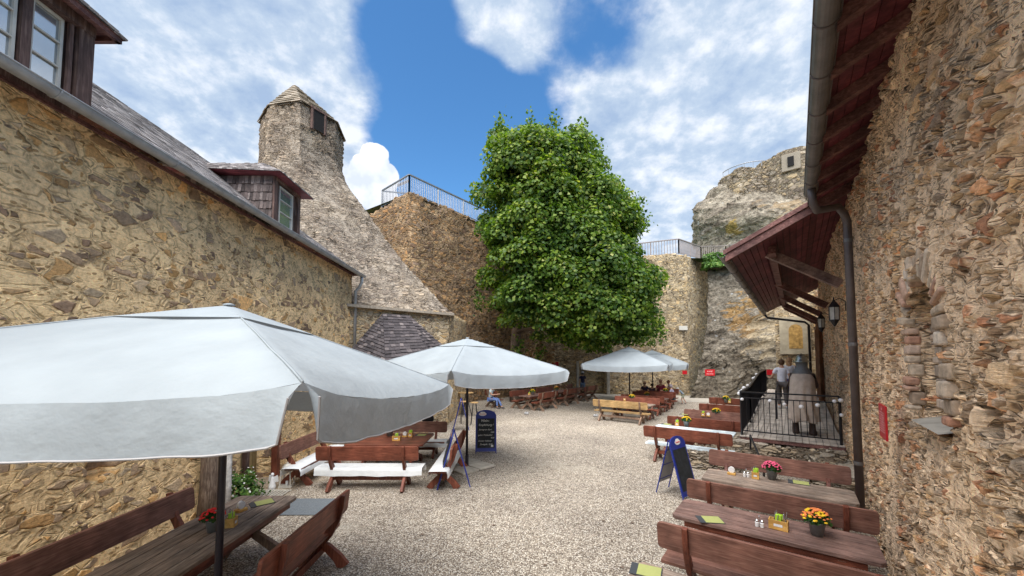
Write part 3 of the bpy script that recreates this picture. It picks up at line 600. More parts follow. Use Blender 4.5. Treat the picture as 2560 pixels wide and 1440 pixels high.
zc = TOPZ+.28; apex = P(737, 212, YT+.6); cp = [Vector((p.x, p.y, zc)) for p in topp]; cc = Vector((apex.x, apex.y, zc)); r = MB()
for i in range(6):
    A_ = cc+(cp[i]-cc)*1.03; B_ = cc+(cp[(i+1)%6]-cc)*1.03; shingles(r, A_, B_, apex, apex, .26, .4, .05, .012) if (B_-A_).cross(apex-A_).z > 0 else shingles(r, B_, A_, apex, apex, .26, .4, .05, .012)
r.add([cc+(c-cc)*1.02+Vector((0,0,-.03)) for c in cp]+[apex-Vector((0,0,.05))], [(i, (i+1)%6, 6) for i in range(6)]); r.build('cap_roof', M['capstone'], KC, fix=False)
# opening in the right upper face
fm = (tR+tM)/2; fd = (tR-tM); fd.z = 0; fd.normalize(); fn = Vector((fd.y, -fd.x, 0)); oc = P(793, 313, YT-.15); u0 = (Vector((oc.x, oc.y, 0))-Vector((tM.x, tM.y, 0))).dot(fd); oc = Vector((tM.x, tM.y, 0))+fd*u0; oz = 12.85
oc.z = P(793, 305, oc.y).z
op = MB().add([oc+fd*sx*.26+fn*.07+Vector((0,0,sz*.45)) for sx, sz in ((-1,-1),(1,-1),(1,1),(-1,1))], [(0,1,2,3)]).build('smoke_opening', M['dark'], KC, fix=False)
fr_ = MB()
for sx in (-1, 1): fr_.bar(oc+fd*sx*.31+fn*.05+Vector((0,0,-.5)), oc+fd*sx*.31+fn*.05+Vector((0,0,.5)), .10, .12)
fr_.bar(oc-fd*.4+fn*.05+Vector((0,0,.5)), oc+fd*.4+fn*.05+Vector((0,0,.5)), .12, .10); fr_.build('opening_frame', M['wood_darkz'], KC)
# vertical base wall under the pyramid
bw = wall('base_wall', (BL.x-1.2, BL.y-1.2*(BR.y-BL.y)/(BR.x-BL.x), 0), (BR.x-.12, BR.y-.06, 0), -.05, BZ+.05, .07, M['stoneK'], KC, thick=.6, jag=0, seed=5)
b2 = wall('base_wall', (BR.x-.12, BR.y-.06, 0), (BR.x+.1, 21, 0), -.05, BZ+.05, .14, M['stoneK'], KC, thick=.6, jag=0, seed=6)
led = MB(); 
for A_, B_ in ((BL, BR),): 
    d = (B_-A_); d.z = 0; d.normalize(); nn = Vector((d.y, -d.x, 0)); led.bar(Vector((A_.x, A_.y, BZ+.02))+nn*.08-d*1.2, Vector((B_.x, B_.y, BZ-.06))+nn*.08, .25, .10)
led.build('drip_ledge', M['capstone'], KC)
# ---------------- tiled lean-to in front of the chimney base
LT = thing('tiled_lean_to', 'low lean-to with dark slate tiled hipped roof against the chimney base', 'lean-to')
Tl, Tr = P(957, 784, 14.6), P(1023, 789, 15.2); Fh = P(963, 905, 12.7); Lh = P(880, 872, 13.3); Rh = P(1128, 884, 15.4); Fr = P(1075, 893, 13.7)
r = MB(); shingles(r, Lh, Fh, Tl, Tl, .17, .17, .03); shingles(r, Fh, Fr, Tr, Tl, .17, .19, .03); shingles(r, Fr, Rh, Tr, Tr, .17, .17, .03); r.add([Tl, Tr, Fr, Fh], [(0,3,2,1)]); r.add([Lh, Fh, Tl], [(0,1,2)]); r.add([Fr, Rh, Tr], [(0,1,2)])
r.build('roof', M['shingle_d'], LT, fix=False)
wall('wall', (Fh.x+.3, Fh.y+.5, 0), (Fr.x-.1, Fr.y+.4, 0), -.05, 2.75, .1, M['stoneK'], LT, thick=.4, jag=0, seed=8)
wall('wall', (Lh.x+.4, Lh.y+.3, 0), (Fh.x+.3, Fh.y+.5, 0), -.05, 2.75, .1, M['stoneK'], LT, thick=.4, jag=0, seed=8)
# ---------------- terrace retaining wall, left
T0 = P(1022, 478, 20.3); dS = Vector((SN, CS, 0)); dP = Vector((CS, -SN, 0)); TZ = T0.z
TW = thing('terrace_wall', 'tall brown rubble retaining wall of the upper terrace behind the chimney and tree', 'wall')
def dterr(x, z): return 0
wall('wall_face', (T0.x, T0.y, 0), Vector((T0.x, T0.y, 0))+dS*14.5, -.05, TZ, .11, M['stoneT'], TW, thick=.8, jag=.10, seed=11, bulge=.18)
wall('wall_face', Vector((T0.x, T0.y, 0))-dP*13, (T0.x, T0.y, 0), -.05, TZ, .14, M['stoneT'], TW, thick=.8, jag=.10, seed=12, bulge=.12, top=lambda x: TZ-.35*(13-x)/2.6 if x > 9 else TZ-.5)
MB().add([Vector((T0.x, T0.y, TZ-.12))-dP*13, Vector((T0.x, T0.y, TZ-.12)), Vector((T0.x, T0.y, TZ-.12))+dS*14.5, Vector((T0.x, T0.y, TZ-.12))+dS*14.5-dP*13], [(0,1,2,3)]).build('terrace_top', M['grass'], TW, fix=False)
R1 = thing('terrace_railing', 'grey metal railing on top of the brown terrace wall left of the tree', 'railing')
c0 = Vector((T0.x, T0.y, TZ-.08))+dS*.12-dP*.12
railing(R1, [c0-dP*2.45+Vector((0,0,-.25)), c0, c0+dS*8.5], 1.08, .135, M['railgrey'], rail=.06, bal=.036, post=2.1)
MB().bar(c0-dP*2.3+Vector((0,0,.75)), c0-dP*.1+Vector((0,0,.05)), .05, .06).build('stair_rail', M['railgrey'], R1)
MB().box(c0-dP*.62+dS*.08+Vector((0,0,.8)), (1.0, .02, .16), Matrix.Rotation(atan2(-SN, CS), 3, 'Z')).build('slat', M['railbrown'], R1)
# ---------------- back wall
BW = thing('castle_back_wall', 'pale yellow rubble castle wall at the back of the courtyard right of the tree', 'wall')
B0 = Vector((1.5, 30.3, 0)); B1 = P(1716, 640, 28.4); B1.z = 0; BZ2 = P(1716, 634, 28.4).z
Lb = (B1-B0).length
def dback(x, z):
    X = B0.x+(B1.x-B0.x)*x/Lb
    if 5.25 < X < 7.1 and z < 2.15+.25*sin(pi*(X-5.25)/1.85): return .4
    return 0
wall('wall_face', B0, B1, -.05, BZ2, .1, M['stoneB'], BW, dback, thick=1.0, jag=.12, seed=21, bulge=.12, xs=np.linspace(0, Lb, 170))
B2 = P(1768, 640, 31.5); B2.z = 0
wall('wall_face', B1, B2, -.05, BZ2-.1, .12, M['stoneB'], BW, thick=.8, jag=.1, seed=22)
for X, w_ in ((5.05, .2), (7.3, .22)):
    Yb = B0.y+(B1.y-B0.y)*(X-B0.x)/(B1.x-B0.x)-.08; MB().box((X, Yb, 1.25), (w_, .22, 2.5)).build('portal_jamb', M['concrete'], BW, bevel=.02)
q = P(1708, 820, 28.35); MB().box((q.x, 28.36, q.z), (.62, .08, .32)).build('stone_plaque', M['cream'], BW, bevel=.01)
bo = MB().lathe([(.05,0),(.32,.02),(.42,.2),(.36,.42),(.15,.52)], (0,0,0), 12, sq=(1.2,.9)).build('boulder', M['concrete'], smooth=True); bo.location = G(1517, 982)+Vector((.3,-.3,0)); tag(bo, 'rounded boulder at the foot of the back wall beside the dark portal', 'boulder')
R2 = thing('terrace_railing', 'grey metal railing on the back wall between the tree and the eaves on the right', 'railing')
p_ = [P(1560, 648, 29.9), P(1697, 634, 28.6), P(1718, 642, 30.5), P(1752, 648, 33), P(1815, 646, 33.5), P(1885, 632, 32)]
railing(R2, [p_[0], p_[1], p_[3], p_[4], p_[5]], 1.12, .2, M['railbrown'], rail=.06, bal=.035, post=2.6, bottom=.05)
# ---------------- courtyard rock and crag with ruined tower
def rockgrid(name, fn, nu, nv, m, amp, fr, seed, kind='structure'):
    V = np.zeros((nv, nu, 3))
    for j in range(nv):
        for i in range(nu): V[j, i] = fn(i/(nu-1), j/(nv-1))
    idx = np.arange(nu*nv).reshape(nv, nu); vs = V.reshape(-1, 3).copy()
    du = np.gradient(V, axis=1); dv = np.gradient(V, axis=0); nr = np.cross(du, dv); nr /= np.maximum(np.linalg.norm(nr, axis=2), 1e-6)[..., None]; nr = nr.reshape(-1, 3)
    for k in range(len(vs)):
        p = Vector(vs[k])*fr+Vector((seed, 0, 0)); q = Vector((p.x, p.y, p.z*1.8))
        h = noise.ridged_multi_fractal(q, 1.0, 2.1, 5, 1.0, 2.0)-1.0+.6*noise.noise(q*.5); c = noise.cell(q*1.3)
        vs[k] += nr[k]*(amp*(h*.8+.12*c))
    F4 = np.stack([idx[:-1, :-1], idx[:-1, 1:], idx[1:, 1:], idx[1:, :-1]], -1).reshape(-1, 4)
    return tag(npmesh(name, vs, F4, m, None, True), kind=kind)
rb = [G(1728, 996), G(1880, 996), Vector((17.8, 22.6, 0))]; rt = [P(1768, 655, 30.5), P(1830, 645, 29.5), P(1960, 650, 27.5)]
def rockfn(u, v):
    k = u*2; i = min(1, int(k)); f = k-i; b = Vector(rb[i]).lerp(Vector(rb[i+1]), f); t_ = Vector(rt[i]).lerp(Vector(rt[i+1]), f); p = b.lerp(t_, v); p.y -= .9*sin(pi*v)*(1-.4*u)
    return (p.x, p.y, p.z)
oc1 = P(1880, 810, 27.2); oc2 = P(1905, 760, 27.0)
M['rock'] = rockmat('courtyard_rock', [(tuple(oc1), 2.0, (.27,.16,.06)), (tuple(oc2), 1.8, (.30,.19,.08)), (tuple(P(1930, 840, 26.4)), 2.0, (.42,.35,.24))], .8, .62)
rockgrid('rock_outcrop', rockfn, 110, 130, M['rock'], .45, .28, 4)
# crag profile measured at 42 m
cy = 42.0; prof = [(600,1752),(585,1746),(560,1737),(540,1735),(520,1740),(500,1756),(488,1762),(472,1772),(462,1786)]
cx = P(1960, 500, cy).x
zr = [(P(x, y, cy).z, cx-P(x, y, cy).x) for y, x in prof]; zr = [(zr[0][0]-8, zr[0][1]+.5)]+zr+[(zr[-1][0]+.2, zr[-1][1]*.6), (zr[-1][0]+.3, .5)]
def cragfn(u, v):
    k = v*(len(zr)-1); i = min(len(zr)-2, int(k)); f = k-i; z = zr[i][0]*(1-f)+zr[i+1][0]*f; r_ = zr[i][1]*(1-f)+zr[i+1][1]*f; a = -2*pi*u; kf = .75 if v < .45 else .75-.35*(v-.45)/.55
    Y = cy-kf*r_*sin(a)*-1 if False else cy+kf*r_*sin(a)*-1
    if Y < cy: z = H+(z-H)*(Y/cy)
    return (cx-r_*cos(a), Y, z)
M['crag'] = rockmat('crag_rock', [(tuple(P(1830, 575, 38)), 1.0, (.36,.25,.07)), (tuple(P(1960, 560, 37)), 2.6, (.34,.25,.15))], .42)
rockgrid('crag', cragfn, 200, 110, M['crag'], .5, .22, 9)
RT = thing('ruined_tower', 'round ruined stone tower with a small window on top of the crag', 'tower')
tx = P(1990, 480, cy-2.4).x; tR_ = tx-P(1893, 420, cy-2.4).x
def drum(name, x, y, r_, z0, z1, jag, seed, m):
    nu, nv = 150, 60; V = np.zeros((nv, nu, 3))
    for i in range(nu):
        a = 2*pi*i/(nu-1); top_ = z1+jag*noise.noise(Vector((cos(a)*2, sin(a)*2, seed)))
        for j in range(nv): z = z0+(top_-z0)*j/(nv-1); V[j, i] = (x+r_*cos(a), y+r_*sin(a), z)
    idx = np.arange(nu*nv).reshape(nv, nu); vs = V.reshape(-1, 3); F4 = np.stack([idx[:-1, :-1], idx[:-1, 1:], idx[1:, 1:], idx[1:, :-1]], -1).reshape(-1, 4)
    cidx = len(vs); vs = np.concatenate([vs, [[x, y, z1-.05]]]); top_i = idx[-1]
    F4 = np.concatenate([F4, np.stack([top_i[:-1], top_i[1:], np.full(nu-1, cidx), np.full(nu-1, cidx)], -1)])
    me_f = F4; o = npmesh(name, vs, me_f, m, RT, True); return o
zt_ = P(1960, 373, cy-2.4-tR_*.8).z+.1; zl = P(1820, 438, cy-2).z
drum('tower_wall', tx, cy-2.4, tR_, P(1900, 560, cy).z, zt_, .5, 3.1, M['stoneW'])
x2 = P(1868, 460, cy-1).x; r2 = x2-P(1791, 445, cy).x
drum('low_wall', x2, cy-1.0, r2, P(1900, 500, cy).z-1.5, P(1850, 424, cy-1-r2*.7).z, .5, 5.1, M['stoneW'])
wz = P(1912, 445, cy-tR_*.7); aa = atan2(-.75, -.66); wc = Vector((tx+(tR_+.06)*cos(aa), cy-2.4+(tR_+.06)*sin(aa), P(1912, 446, cy-2).z)); Rm = Matrix.Rotation(aa+pi/2, 3, 'Z')
MB().box(wc, (1.5, .3, 1.7), Rm).build('window_surround', M['capstone'], RT, bevel=.05); MB().box(wc+Vector((cos(aa), sin(aa), 0))*.1, (.5, .3, .95), Rm).build('window_opening', M['dark'], RT)
hr = MB(); hp = [Vector((x2+r2*.97*cos(a), cy-1.0+r2*.97*sin(a), P(1850, 424, cy-1-r2*.7).z+.55)) for a in np.linspace(pi*1.02, pi*1.62, 14)]
hr.tube(hp, .045, 5)
for p in hp[::2]: hr.tube([p-Vector((0,0,.7)), p], .03, 4)
hr.build('handrail', M['railgrey'], RT)
# upper terrace ground behind the back wall
MB().add([(1.5,30.6,BZ2-.2),(B1.x,28.9,BZ2-.2),(40,30,BZ2-.2),(44,60,BZ2-.2),(1.5,60,BZ2-.2)], [(0,1,2,3,4)]).build('upper_terrace', M['grass'], fix=False)['kind'] = 'structure'
# ---------------- right building
RB = thing('stone_building', 'close rough rubble stone building with maroon eaves filling the right side', 'building')
DW = .92; SL = .49; WZ = 5.98
def dright(x, z):
    s = 30-x
    if 4.45 < s < 5.42 and 2.30 < z < 3.20+.42*sin(max(0, min(pi, pi*(s-4.45)/.97))): return .42+.03*sin(z*75)
    if 3.5 < s < 3.78 and 2.42 < z < 2.60: return .22
    if 23.2 < s < 24.3 and z < 3.9: return .3
    return 0
far = np.arange(0, 18, .12); mid_ = np.arange(18, 22.5, .05); nr_ = np.arange(22.5, 33.0, .028); XS = np.concatenate([far, mid_, nr_])
rw = wall('wall', RW(30, DW), RW(-3, DW), -.05, 6.3, .034, M['stoneR'], RB, dright, thick=1.2, jag=0, xs=XS, seed=31, bulge=.10)
sl_ = MB(); sl_.add([RW(4.47,DW-.03,2.28), RW(5.38,DW-.03,2.28), RW(5.38,DW+.38,2.38), RW(4.47,DW+.38,2.38)], [(0,1,2,3)]); sl_.build('niche_sill', M['concrete'], RB, fix=False)
# stones around and inside the blocked niche
Rz_ = Matrix.Rotation(ANG_S, 3, 'Z'); M['niche'] = shinglemat('niche_stones', [(0, (.30,.22,.16)), (.35, (.50,.40,.30)), (.6, (.56,.46,.36)), (.8, (.46,.24,.16)), (1, (.62,.55,.46))])
rr_ = random.Random(3); na = [MB(), MB()]
for k in range(15):
    th = pi*(k+.5)/15; L_ = rr_.uniform(.20, .32); na[0].box(RW(4.935-(.48+L_/2)*cos(th), DW+.0+rr_.uniform(-.01,.025), 3.20+(.40+L_/2)*sin(th)), (rr_.uniform(.05, .10), .10, L_), Rz_ @ Matrix.Rotation(th-pi/2, 3, 'Y'))
for s0, sg in ((4.44, -1), (5.43, 1)):
    z = 2.36
    while z < 3.2: hh = rr_.uniform(.05, .14); ww_ = rr_.uniform(.08, .26); na[0].box(RW(s0+sg*ww_/2, DW+.02+rr_.uniform(-.015,.03), z+hh/2), (ww_, .10, hh-.012), Rz_ @ Matrix.Rotation(rr_.uniform(-.06,.06), 3, 'Y')); z += hh
na[0].build('niche_surround', M['niche'], RB, bevel=.02)
q = MB(); z = 2.4
while z < 3.55: hh = rr_.uniform(.05, .13); x = 4.45+rr_.uniform(0, .03); cut = rr_.uniform(.4, .6); q.box(RW(x+cut/2, DW+.24, z+hh/2), (cut-.012, .2, hh-.014), Rz_); q.box(RW(x+cut+(.95-cut)/2, DW+.25+rr_.uniform(-.02,.02), z+hh/2), (.94-cut, .2, hh-.014), Rz_); z += hh
q.build('niche_infill', plain('infill_slabs', (.42,.34,.27), .9, nz=.4, sc=9, bump=.9, var=.35), RB, bevel=.015)
# near eaves: rafters, boards, gutter.  roof height at D:
def zr_(D): return WZ-SL*(DW-D)
q = MB()
def rplane(s0, s1, D0, D1, dz=0): return [RW(s0, D0, zr_(D0)+dz), RW(s1, D0, zr_(D0)+dz), RW(s1, D1, zr_(D1)+dz), RW(s0, D1, zr_(D1)+dz)]
def slab(mb, s0, s1, D0, D1, z_lo, z_hi):
    a_ = rplane(s0, s1, D0, D1, z_lo); b_ = rplane(s0, s1, D0, D1, z_hi); return mb.add(a_+b_, [(0,3,2,1),(4,5,6,7),(0,1,5,4),(1,2,6,5),(2,3,7,6),(3,0,4,7)])
GD = .33
n_ = 5
for k in range(n_):
    D0 = DW+.02-(DW-GD)*k/n_; D1_ = DW+.02-(DW-GD)*(k+1)/n_+.006; slab(q, -3, 9.25, D0, D1_, .12, .145)
slab(q, -3, 9.25, DW+.02, DW+3.0, .12, .145)
q.build('eave_boards', M['soffit'], RB)
s = .6
while s < 9.2:
    rf = MB(); slab(rf, s-.05, s+.05, DW+.1, GD+.05, -.01, .119); rf.build('rafter', M['wood_dark'], RB); s += .72
GZ = zr_(GD)
q = MB(); slab(q, -3, 9.3, DW+3, GD-.05, .15, .17); slab(q, 9.3, 23.2, DW+3, -1.16, .15, .17); q.build('roof', M['shingle_d'], RB)
gutter(RW(-3, GD-.02, GZ+.12), RW(8.55, GD-.02, GZ+.10), .09, M['gutter_dark'], RB, step=.75)
pb = []
g0 = RW(8.1, GD-.02, GZ+.02); w0 = RW(8.75, DW-.12, 5.32)
pb = [g0, g0-Vector((0,0,.12)), g0-Vector((0,0,.25))+(w0-g0)*.03, g0-Vector((0,0,.31))+(w0-g0)*.12, w0+Vector((0,0,.06))-(w0-g0)*.25, w0+Vector((0,0,.02))-(w0-g0)*.08, w0-Vector((0,0,.08)), w0-Vector((0,0,.25)), RW(8.75, DW-.12, .05)]
dp = MB().tube(pb, .06, 12).build('downpipe', M['pipe'], RB, True)
for z in (1.1, 3.1, 4.9): MB().lathe([(.066,-.03),(.068,0),(.066,.03)], RW(8.75, DW-.12, z), 12).build('pipe_clamp', M['gutter_dark'], dp)
# canopy over the deck
q = MB(); nb_ = 17; CG = -1.12
for k in range(nb_):
    D0 = DW+.02-(DW-CG)*k/nb_; D1_ = DW+.02-(DW-CG)*(k+1)/nb_+.012; slab(q, 9.3, 23.2, D0, D1_, .10+.006*(k%2), .135)
cn = q.build('canopy_boards', M['soffit'], RB)
q = MB(); slab(q, 9.22, 9.30, DW, CG-.02, -.06, .16); slab(q, 9.18, 9.24, DW, CG-.05, .10, .19); q.build('verge_board', M['wood_dark'], cn)
gutter(RW(9.2, CG-.08, zr_(CG)+.10), RW(23.3, CG-.08, zr_(CG)+.10), .085, M['gutter_dark'], RB, step=1.3)
pD = -.36; q = MB(); q.bar(RW(10.6, pD, zr_(pD)+.0), RW(22.8, pD, zr_(pD)+.0), .15, .18); q.build('purlin', M['wood_dark'], cn)
for i, s in enumerate((11.25, 15.9, 19.2, 22.2)):
    b_ = MB(); top_ = RW(s-.1, pD, zr_(pD)-.02); bot = RW(s+.05, DW-.05, 4.52); b_.bar(top_+(top_-bot)*.08, bot, .15, .19); b_.build('bracket', M['beam'] if i == 0 else M['wood_dark'], cn)
q = MB(); q.bar(RW(23.0, pD, zr_(pD)-.1), RW(23.0, DW, 4.4), .12, .14); q.build('bracket', M['wood_dark'], cn)
q = MB().tube([RW(23.2, CG-.05, zr_(CG)), RW(23.2, CG+.05, zr_(CG)-.15), RW(23.4, DW-.5, 4.55), RW(23.4, DW-.35, 4.4), RW(23.4, DW-.35, .9)], .055, 8); q.build('canopy_downpipe', M['black'], RB, True)
q = MB(); 
for k in range(6): q.box(RW(22.95, DW-.05-.0*k, 2.4), (.02,.02,.02))
dr = MB(); R_ = Matrix.Rotation(ANG_S, 3, 'Z')
dr.box(RW(20.9, DW-.04, 2.45), (1.3, .07, 2.9), R_)
for dz in (1.35, 2.2, 3.1): dr.box(RW(20.6, DW-.085, dz+.15), (.42, .03, .6), R_); dr.box(RW(21.2, DW-.085, dz+.15), (.42, .03, .6), R_)
dr = dr.build('door', M['door'], RB, bevel=.01); q = MB(); q.bar(RW(20.15, DW-.1, .95), RW(20.15, DW-.1, 4.2), .16, .14); q.bar(RW(21.65, DW-.1, .95), RW(21.65, DW-.1, 4.2), .16, .14); q.bar(RW(20.1, DW-.1, 4.15), RW(21.7, DW-.1, 4.15), .14, .18); q.build('door_frame', M['door'], dr)
MB().box(RW(20.35, DW-.13, 2.0), (.05, .05, .16), R_).build('handle', M['black'], dr)
# end wing with plastered niche beyond the deck
ENDW = thing('plastered_wing', 'pale plastered wall piece with an ochre niche beyond the deck', 'wall')
wall('wall', RW(25.6, -.85), RW(25.6, DW), -.05, 6.4, .12, M['stoneB'], ENDW, lambda x, z: 0, thick=.7, jag=.2, seed=41)
nc = MB(); ns_ = 25.5
nc.box(RW(ns_+.02, .02, 4.0), (.06, 1.35, 2.0), R_); nc.build('plaster_panel', plain('pale_plaster', (.36,.31,.22), .9, nz=.2, sc=4, bump=.3), ENDW)
nc = MB(); pts2 = [(-.3, 3.3), (.3, 3.3), (.3, 4.3)]+[(.3*cos(a_), 4.3+.3*sin(a_)) for a_ in np.linspace(0, pi, 8)]+[(-.3, 4.3)]
nc.add([RW(ns_-.025, .05+p[0], p[1]) for p in pts2], [tuple(range(len(pts2)))]); nc.build('niche', plain('ochre_niche', (.38,.23,.07), .9, nz=.5, sc=6, bump=.5), ENDW, fix=False)
# lanterns
def lantern(loc, label):
    t_ = thing('wall_lantern', label, 'lantern', loc, ANG_S, 'black wall lanterns under the canopy')
    MB().lathe([(.13,.16),(.14,.18),(.02,.36),(.015,.44)], (0,0,0), 6).build('hood', M['black'], t_)
    q = MB()
    for k in range(6): a_ = 2*pi*k/6; q.bar((.115*cos(a_), .115*sin(a_), -.18), (.125*cos(a_), .125*sin(a_), .17), .014)
    q.lathe([(.125,-.19),(.12,-.17)], n=6); q.lathe([(.12,-.19),(.01,-.36)], n=6); q.build('frame', M['black'], t_)
    MB().lathe([(.10,-.17),(.108,.16)], n=6).build('glass', plain('lantern_glass', (.45,.45,.42), .15, 0, .8, nz=.2, sc=9), t_)
    MB().tube([(0,0,.34),(0,-.12,.40),(0,-.24,.30),(0,-.24,.05)], .012, 6).build('bracket', M['black'], t_); return t_
l1 = lantern(RW(11.0, DW-.20, 3.84), 'nearer black six-sided lantern on the rough wall under the canopy'); l1.scale = (.82,)*3
dup(l1, RW(15.7, DW-.22, 3.95), ANG_S, 'farther black six-sided lantern on the wall just before the brown door')
# ---------------- deck, plinth, railing
DK = thing('wooden_deck', 'raised grey plank deck along the right building', 'deck')
def dz(s): return .78 if s < 14.5 else (.78+.30*(s-14.5)/4.5 if s < 19 else 1.08)
D0, D1_ = -1.27, DW-.03; n = 16; q = MB()
for k in range(n):
    a0 = D0+(D1_-D0)*k/n+.006; a1 = D0+(D1_-D0)*(k+1)/n-.006
    for s0, s1 in ((12.02, 14.5), (14.5, 19), (19, 25.5)):
        vs = [RW(s0, a0, dz(s0)-.03), RW(s1, a0, dz(s1)-.03), RW(s1, a1, dz(s1)-.03), RW(s0, a1, dz(s0)-.03), RW(s0, a0, dz(s0)), RW(s1, a0, dz(s1)), RW(s1, a1, dz(s1)), RW(s0, a1, dz(s0))]
        q.add(vs, [(0,3,2,1),(4,5,6,7),(0,1,5,4),(1,2,6,5),(2,3,7,6),(3,0,4,7)])
q.build('planks', M['deck'], DK)
q = MB(); q.bar(RW(12.08, D0, .70), RW(12.08, D1_, .70), .08, .09); q.bar(RW(12.1, D0+.04, .70), RW(14.5, D0+.04, .70), .08, .1); q.bar(RW(14.5, D0+.04, .70), RW(19, D0+.04, 1.0), .08, .1); q.bar(RW(19, D0+.04, 1.0), RW(25.5, D0+.04, 1.0), .08, .1)
for s in (12.1, 14.5, 17, 19, 22, 25): q.bar(RW(s, D0+.05, 0), RW(s, D0+.05, dz(s)-.05), .1)
q.build('deck_frame', M['wood_dark'], DK)
PL = thing('stone_plinth', 'low dry stone wall of flat slabs under the front of the deck', 'wall')
wall('wall', RW(11.9, -1.95), RW(11.9, DW-.02), -.03, .72, .03, M['stoneP'], PL, thick=1.0, jag=.07, seed=51, bulge=.04, top=lambda x: .66+.04*sin(x*3))
wall('wall', RW(10.9, -2.35), RW(10.9, -1.2), -.03, .5, .03, M['stoneP'], PL, thick=1.0, jag=.07, seed=52, top=lambda x: .44)
wall('wall', RW(12.9, -1.95), RW(11.9, -1.95), -.03, .66, .05, M['stoneP'], PL, thick=.5, jag=.05, seed=53)
wall('wall', RW(9.7, .15), RW(9.7, DW-.02), -.03, .62, .03, M['stoneP'], PL, thick=1.6, jag=.05, seed=54)
hb = MB().bar(RW(11.7, -1.0, .86), RW(9.6, -.6, .62), .03, .05); hb.bar(RW(11.7, -1.0, .86), RW(11.7, -1.0, .5), .03); hb.bar(RW(9.6, -.6, .62), RW(9.6, -.6, 0), .03)
tag(hb.build('stair_handrail', M['black']), 'short sloping black handrail in front of the flat-slab stone plinth', 'handrail')
DR = thing('deck_railing', 'black iron railing around the front and courtyard side of the deck', 'railing')
railing(DR, [RW(12.12, -1.22, .78), RW(12.12, DW-.1, .78)], 1.15, .125, M['black'], rail=.035, bal=.012, post=2.2, bottom=.12, mid=1.0)
railing(DR, [RW(12.12, -1.22, .78), RW(14.5, -1.22, .78), RW(19, -1.22, 1.08), RW(23, -1.22, 1.08)], 1.15, .2, M['black'], rail=.04, bal=.025, post=1.6, bottom=.1)
q = MB(); q.tube([RW(15.4,-.55,1.75), RW(18,-.55,1.95), RW(21,-.55,2.1)], .025, 6); 
for s in (15.4, 18, 21): q.tube([RW(s,-.55,dz(s)), RW(s,-.55,1.75+.35*(s-15.4)/5.6)], .025, 6)
tag(q.build('ramp_handrail', M['black']), 'inner black handrail on the deck beside the woman in white', 'handrail')
gl = MB().lathe([(.004,-.045),(.028,-.038),(.043,-.018),(.046,0),(.043,.018),(.028,.038),(.004,.045)], (0,0,0), 12).build('globe_light', M['globe'], smooth=True)
def onD(x, y, D):
    a_, b_, c_ = ray(x, y); t_ = D/(a_*CS-b_*SN); return Vector((a_*t_, b_*t_, H+c_*t_))
front = [(1855,998),(1925,1002),(1961,1011),(2003,1017),(2044,1013),(2086,1003),(2102,1001),(2104,1038)]; GR = 'white globe lights strung on the deck railing'; first = True
gpos = []
for x, y in front:
    a_, b_, c_ = ray(x, y); t_ = 12.06/(a_*SN+b_*CS); gpos.append((Vector((a_*t_, b_*t_, H+c_*t_)), '%s white globe light from the left on the front rail of the deck' % ['first','second','third','fourth','fifth','sixth','seventh','eighth'][len(gpos)]))
random.seed(5)
for k in range(16):
    s = 12.2+10*(k/15)**1.3; gpos.append((RW(s, -1.22-.05, dz(s)+1.12+random.uniform(-.16, .06)), '%s white globe light from the corner along the courtyard side rail of the deck' % ['first','second','third','fourth','fifth','sixth','seventh','eighth','ninth','tenth','eleventh','twelfth','thirteenth','fourteenth','fifteenth','last'][k]))
for k, (p, lb) in enumerate(gpos):
    o = gl if k == 0 else gl.copy()
    if k: COL.objects.link(o)
    o.location = p; sc_ = random.uniform(.9, 1.15); o.scale = (sc_,)*3; tag(o, lb, 'globe light', GR+(' front' if 'front' in lb else ' side'))
# ================================================================== TREE AND PLANTS
random.seed(11)
poly = [(1252,292),(1300,318),(1378,292),(1452,305),(1490,352),(1532,425),(1568,480),(1606,545),(1590,600),(1644,655),(1652,700),(1636,760),(1650,815),(1622,875),(1560,885),(1480,895),(1405,872),(1330,850),(1275,830),(1232,800),(1215,740),(1195,690),(1186,630),(1200,560),(1182,480),(1195,400),(1218,340)]
def inside(x, y, pl):
    c = False; j = len(pl)-1
    for i in range(len(pl)):
        if (pl[i][1] > y) != (pl[j][1] > y) and x < (pl[j][0]-pl[i][0])*(y-pl[i][1])/(pl[j][1]-pl[i][1])+pl[i][0]: c = not c
        j = i
    return c
def edist(x, y, pl):
    d = 1e9
    for i in range(len(pl)):
        a_ = Vector(pl[i]); b_ = Vector(pl[(i+1)%len(pl)]); p = Vector((x, y)); ab = b_-a_; t_ = max(0, min(1, (p-a_).dot(ab)/ab.length_squared)); d = min(d, (p-a_-ab*t_).length)
    return d
TY = 23.0; TR = thing('maple_tree', 'big dense green maple with a broad leafy crown in the middle of the courtyard', 'tree')
blobs = []; tries = 0
while len(blobs) < 330 and tries < 20000:
    tries += 1; x = random.uniform(1180, 1660); y = random.uniform(285, 900)
    if not inside(x, y, poly): continue
    e_ = edist(x, y, poly); r_ = random.uniform(.55, 1.15) if e_ < 55 else random.uniform(.8, 1.5)
    if e_ < r_*.60*F/TY*1.0: continue
    half = min(4.6, sqrt(max(0, 1-(1-min(1, e_/190))**2))*4.9); dy = random.choice((-1, -1, 1))*half*random.uniform(.55, 1.0) if half > 1 else random.uniform(-1, 1)*half
    p = P(x, y+7, TY+dy); blobs.append((p, r_))
PT_, NR_ = [], []
for p, r_ in blobs:
    n = int(540*r_*r_); d = rng.normal(0, 1, (n, 3)); d /= np.linalg.norm(d, axis=1)[:, None]; d[:, 2] = np.where(d[:, 2] < -.45, -d[:, 2], d[:, 2])
    rr = r_*(1-np.abs(rng.normal(-.04, .30, n))); pp = np.array(p)+d*rr[:, None]*np.array([1, 1, .82]); PT_.append(pp); NR_.append(d)
tips = []
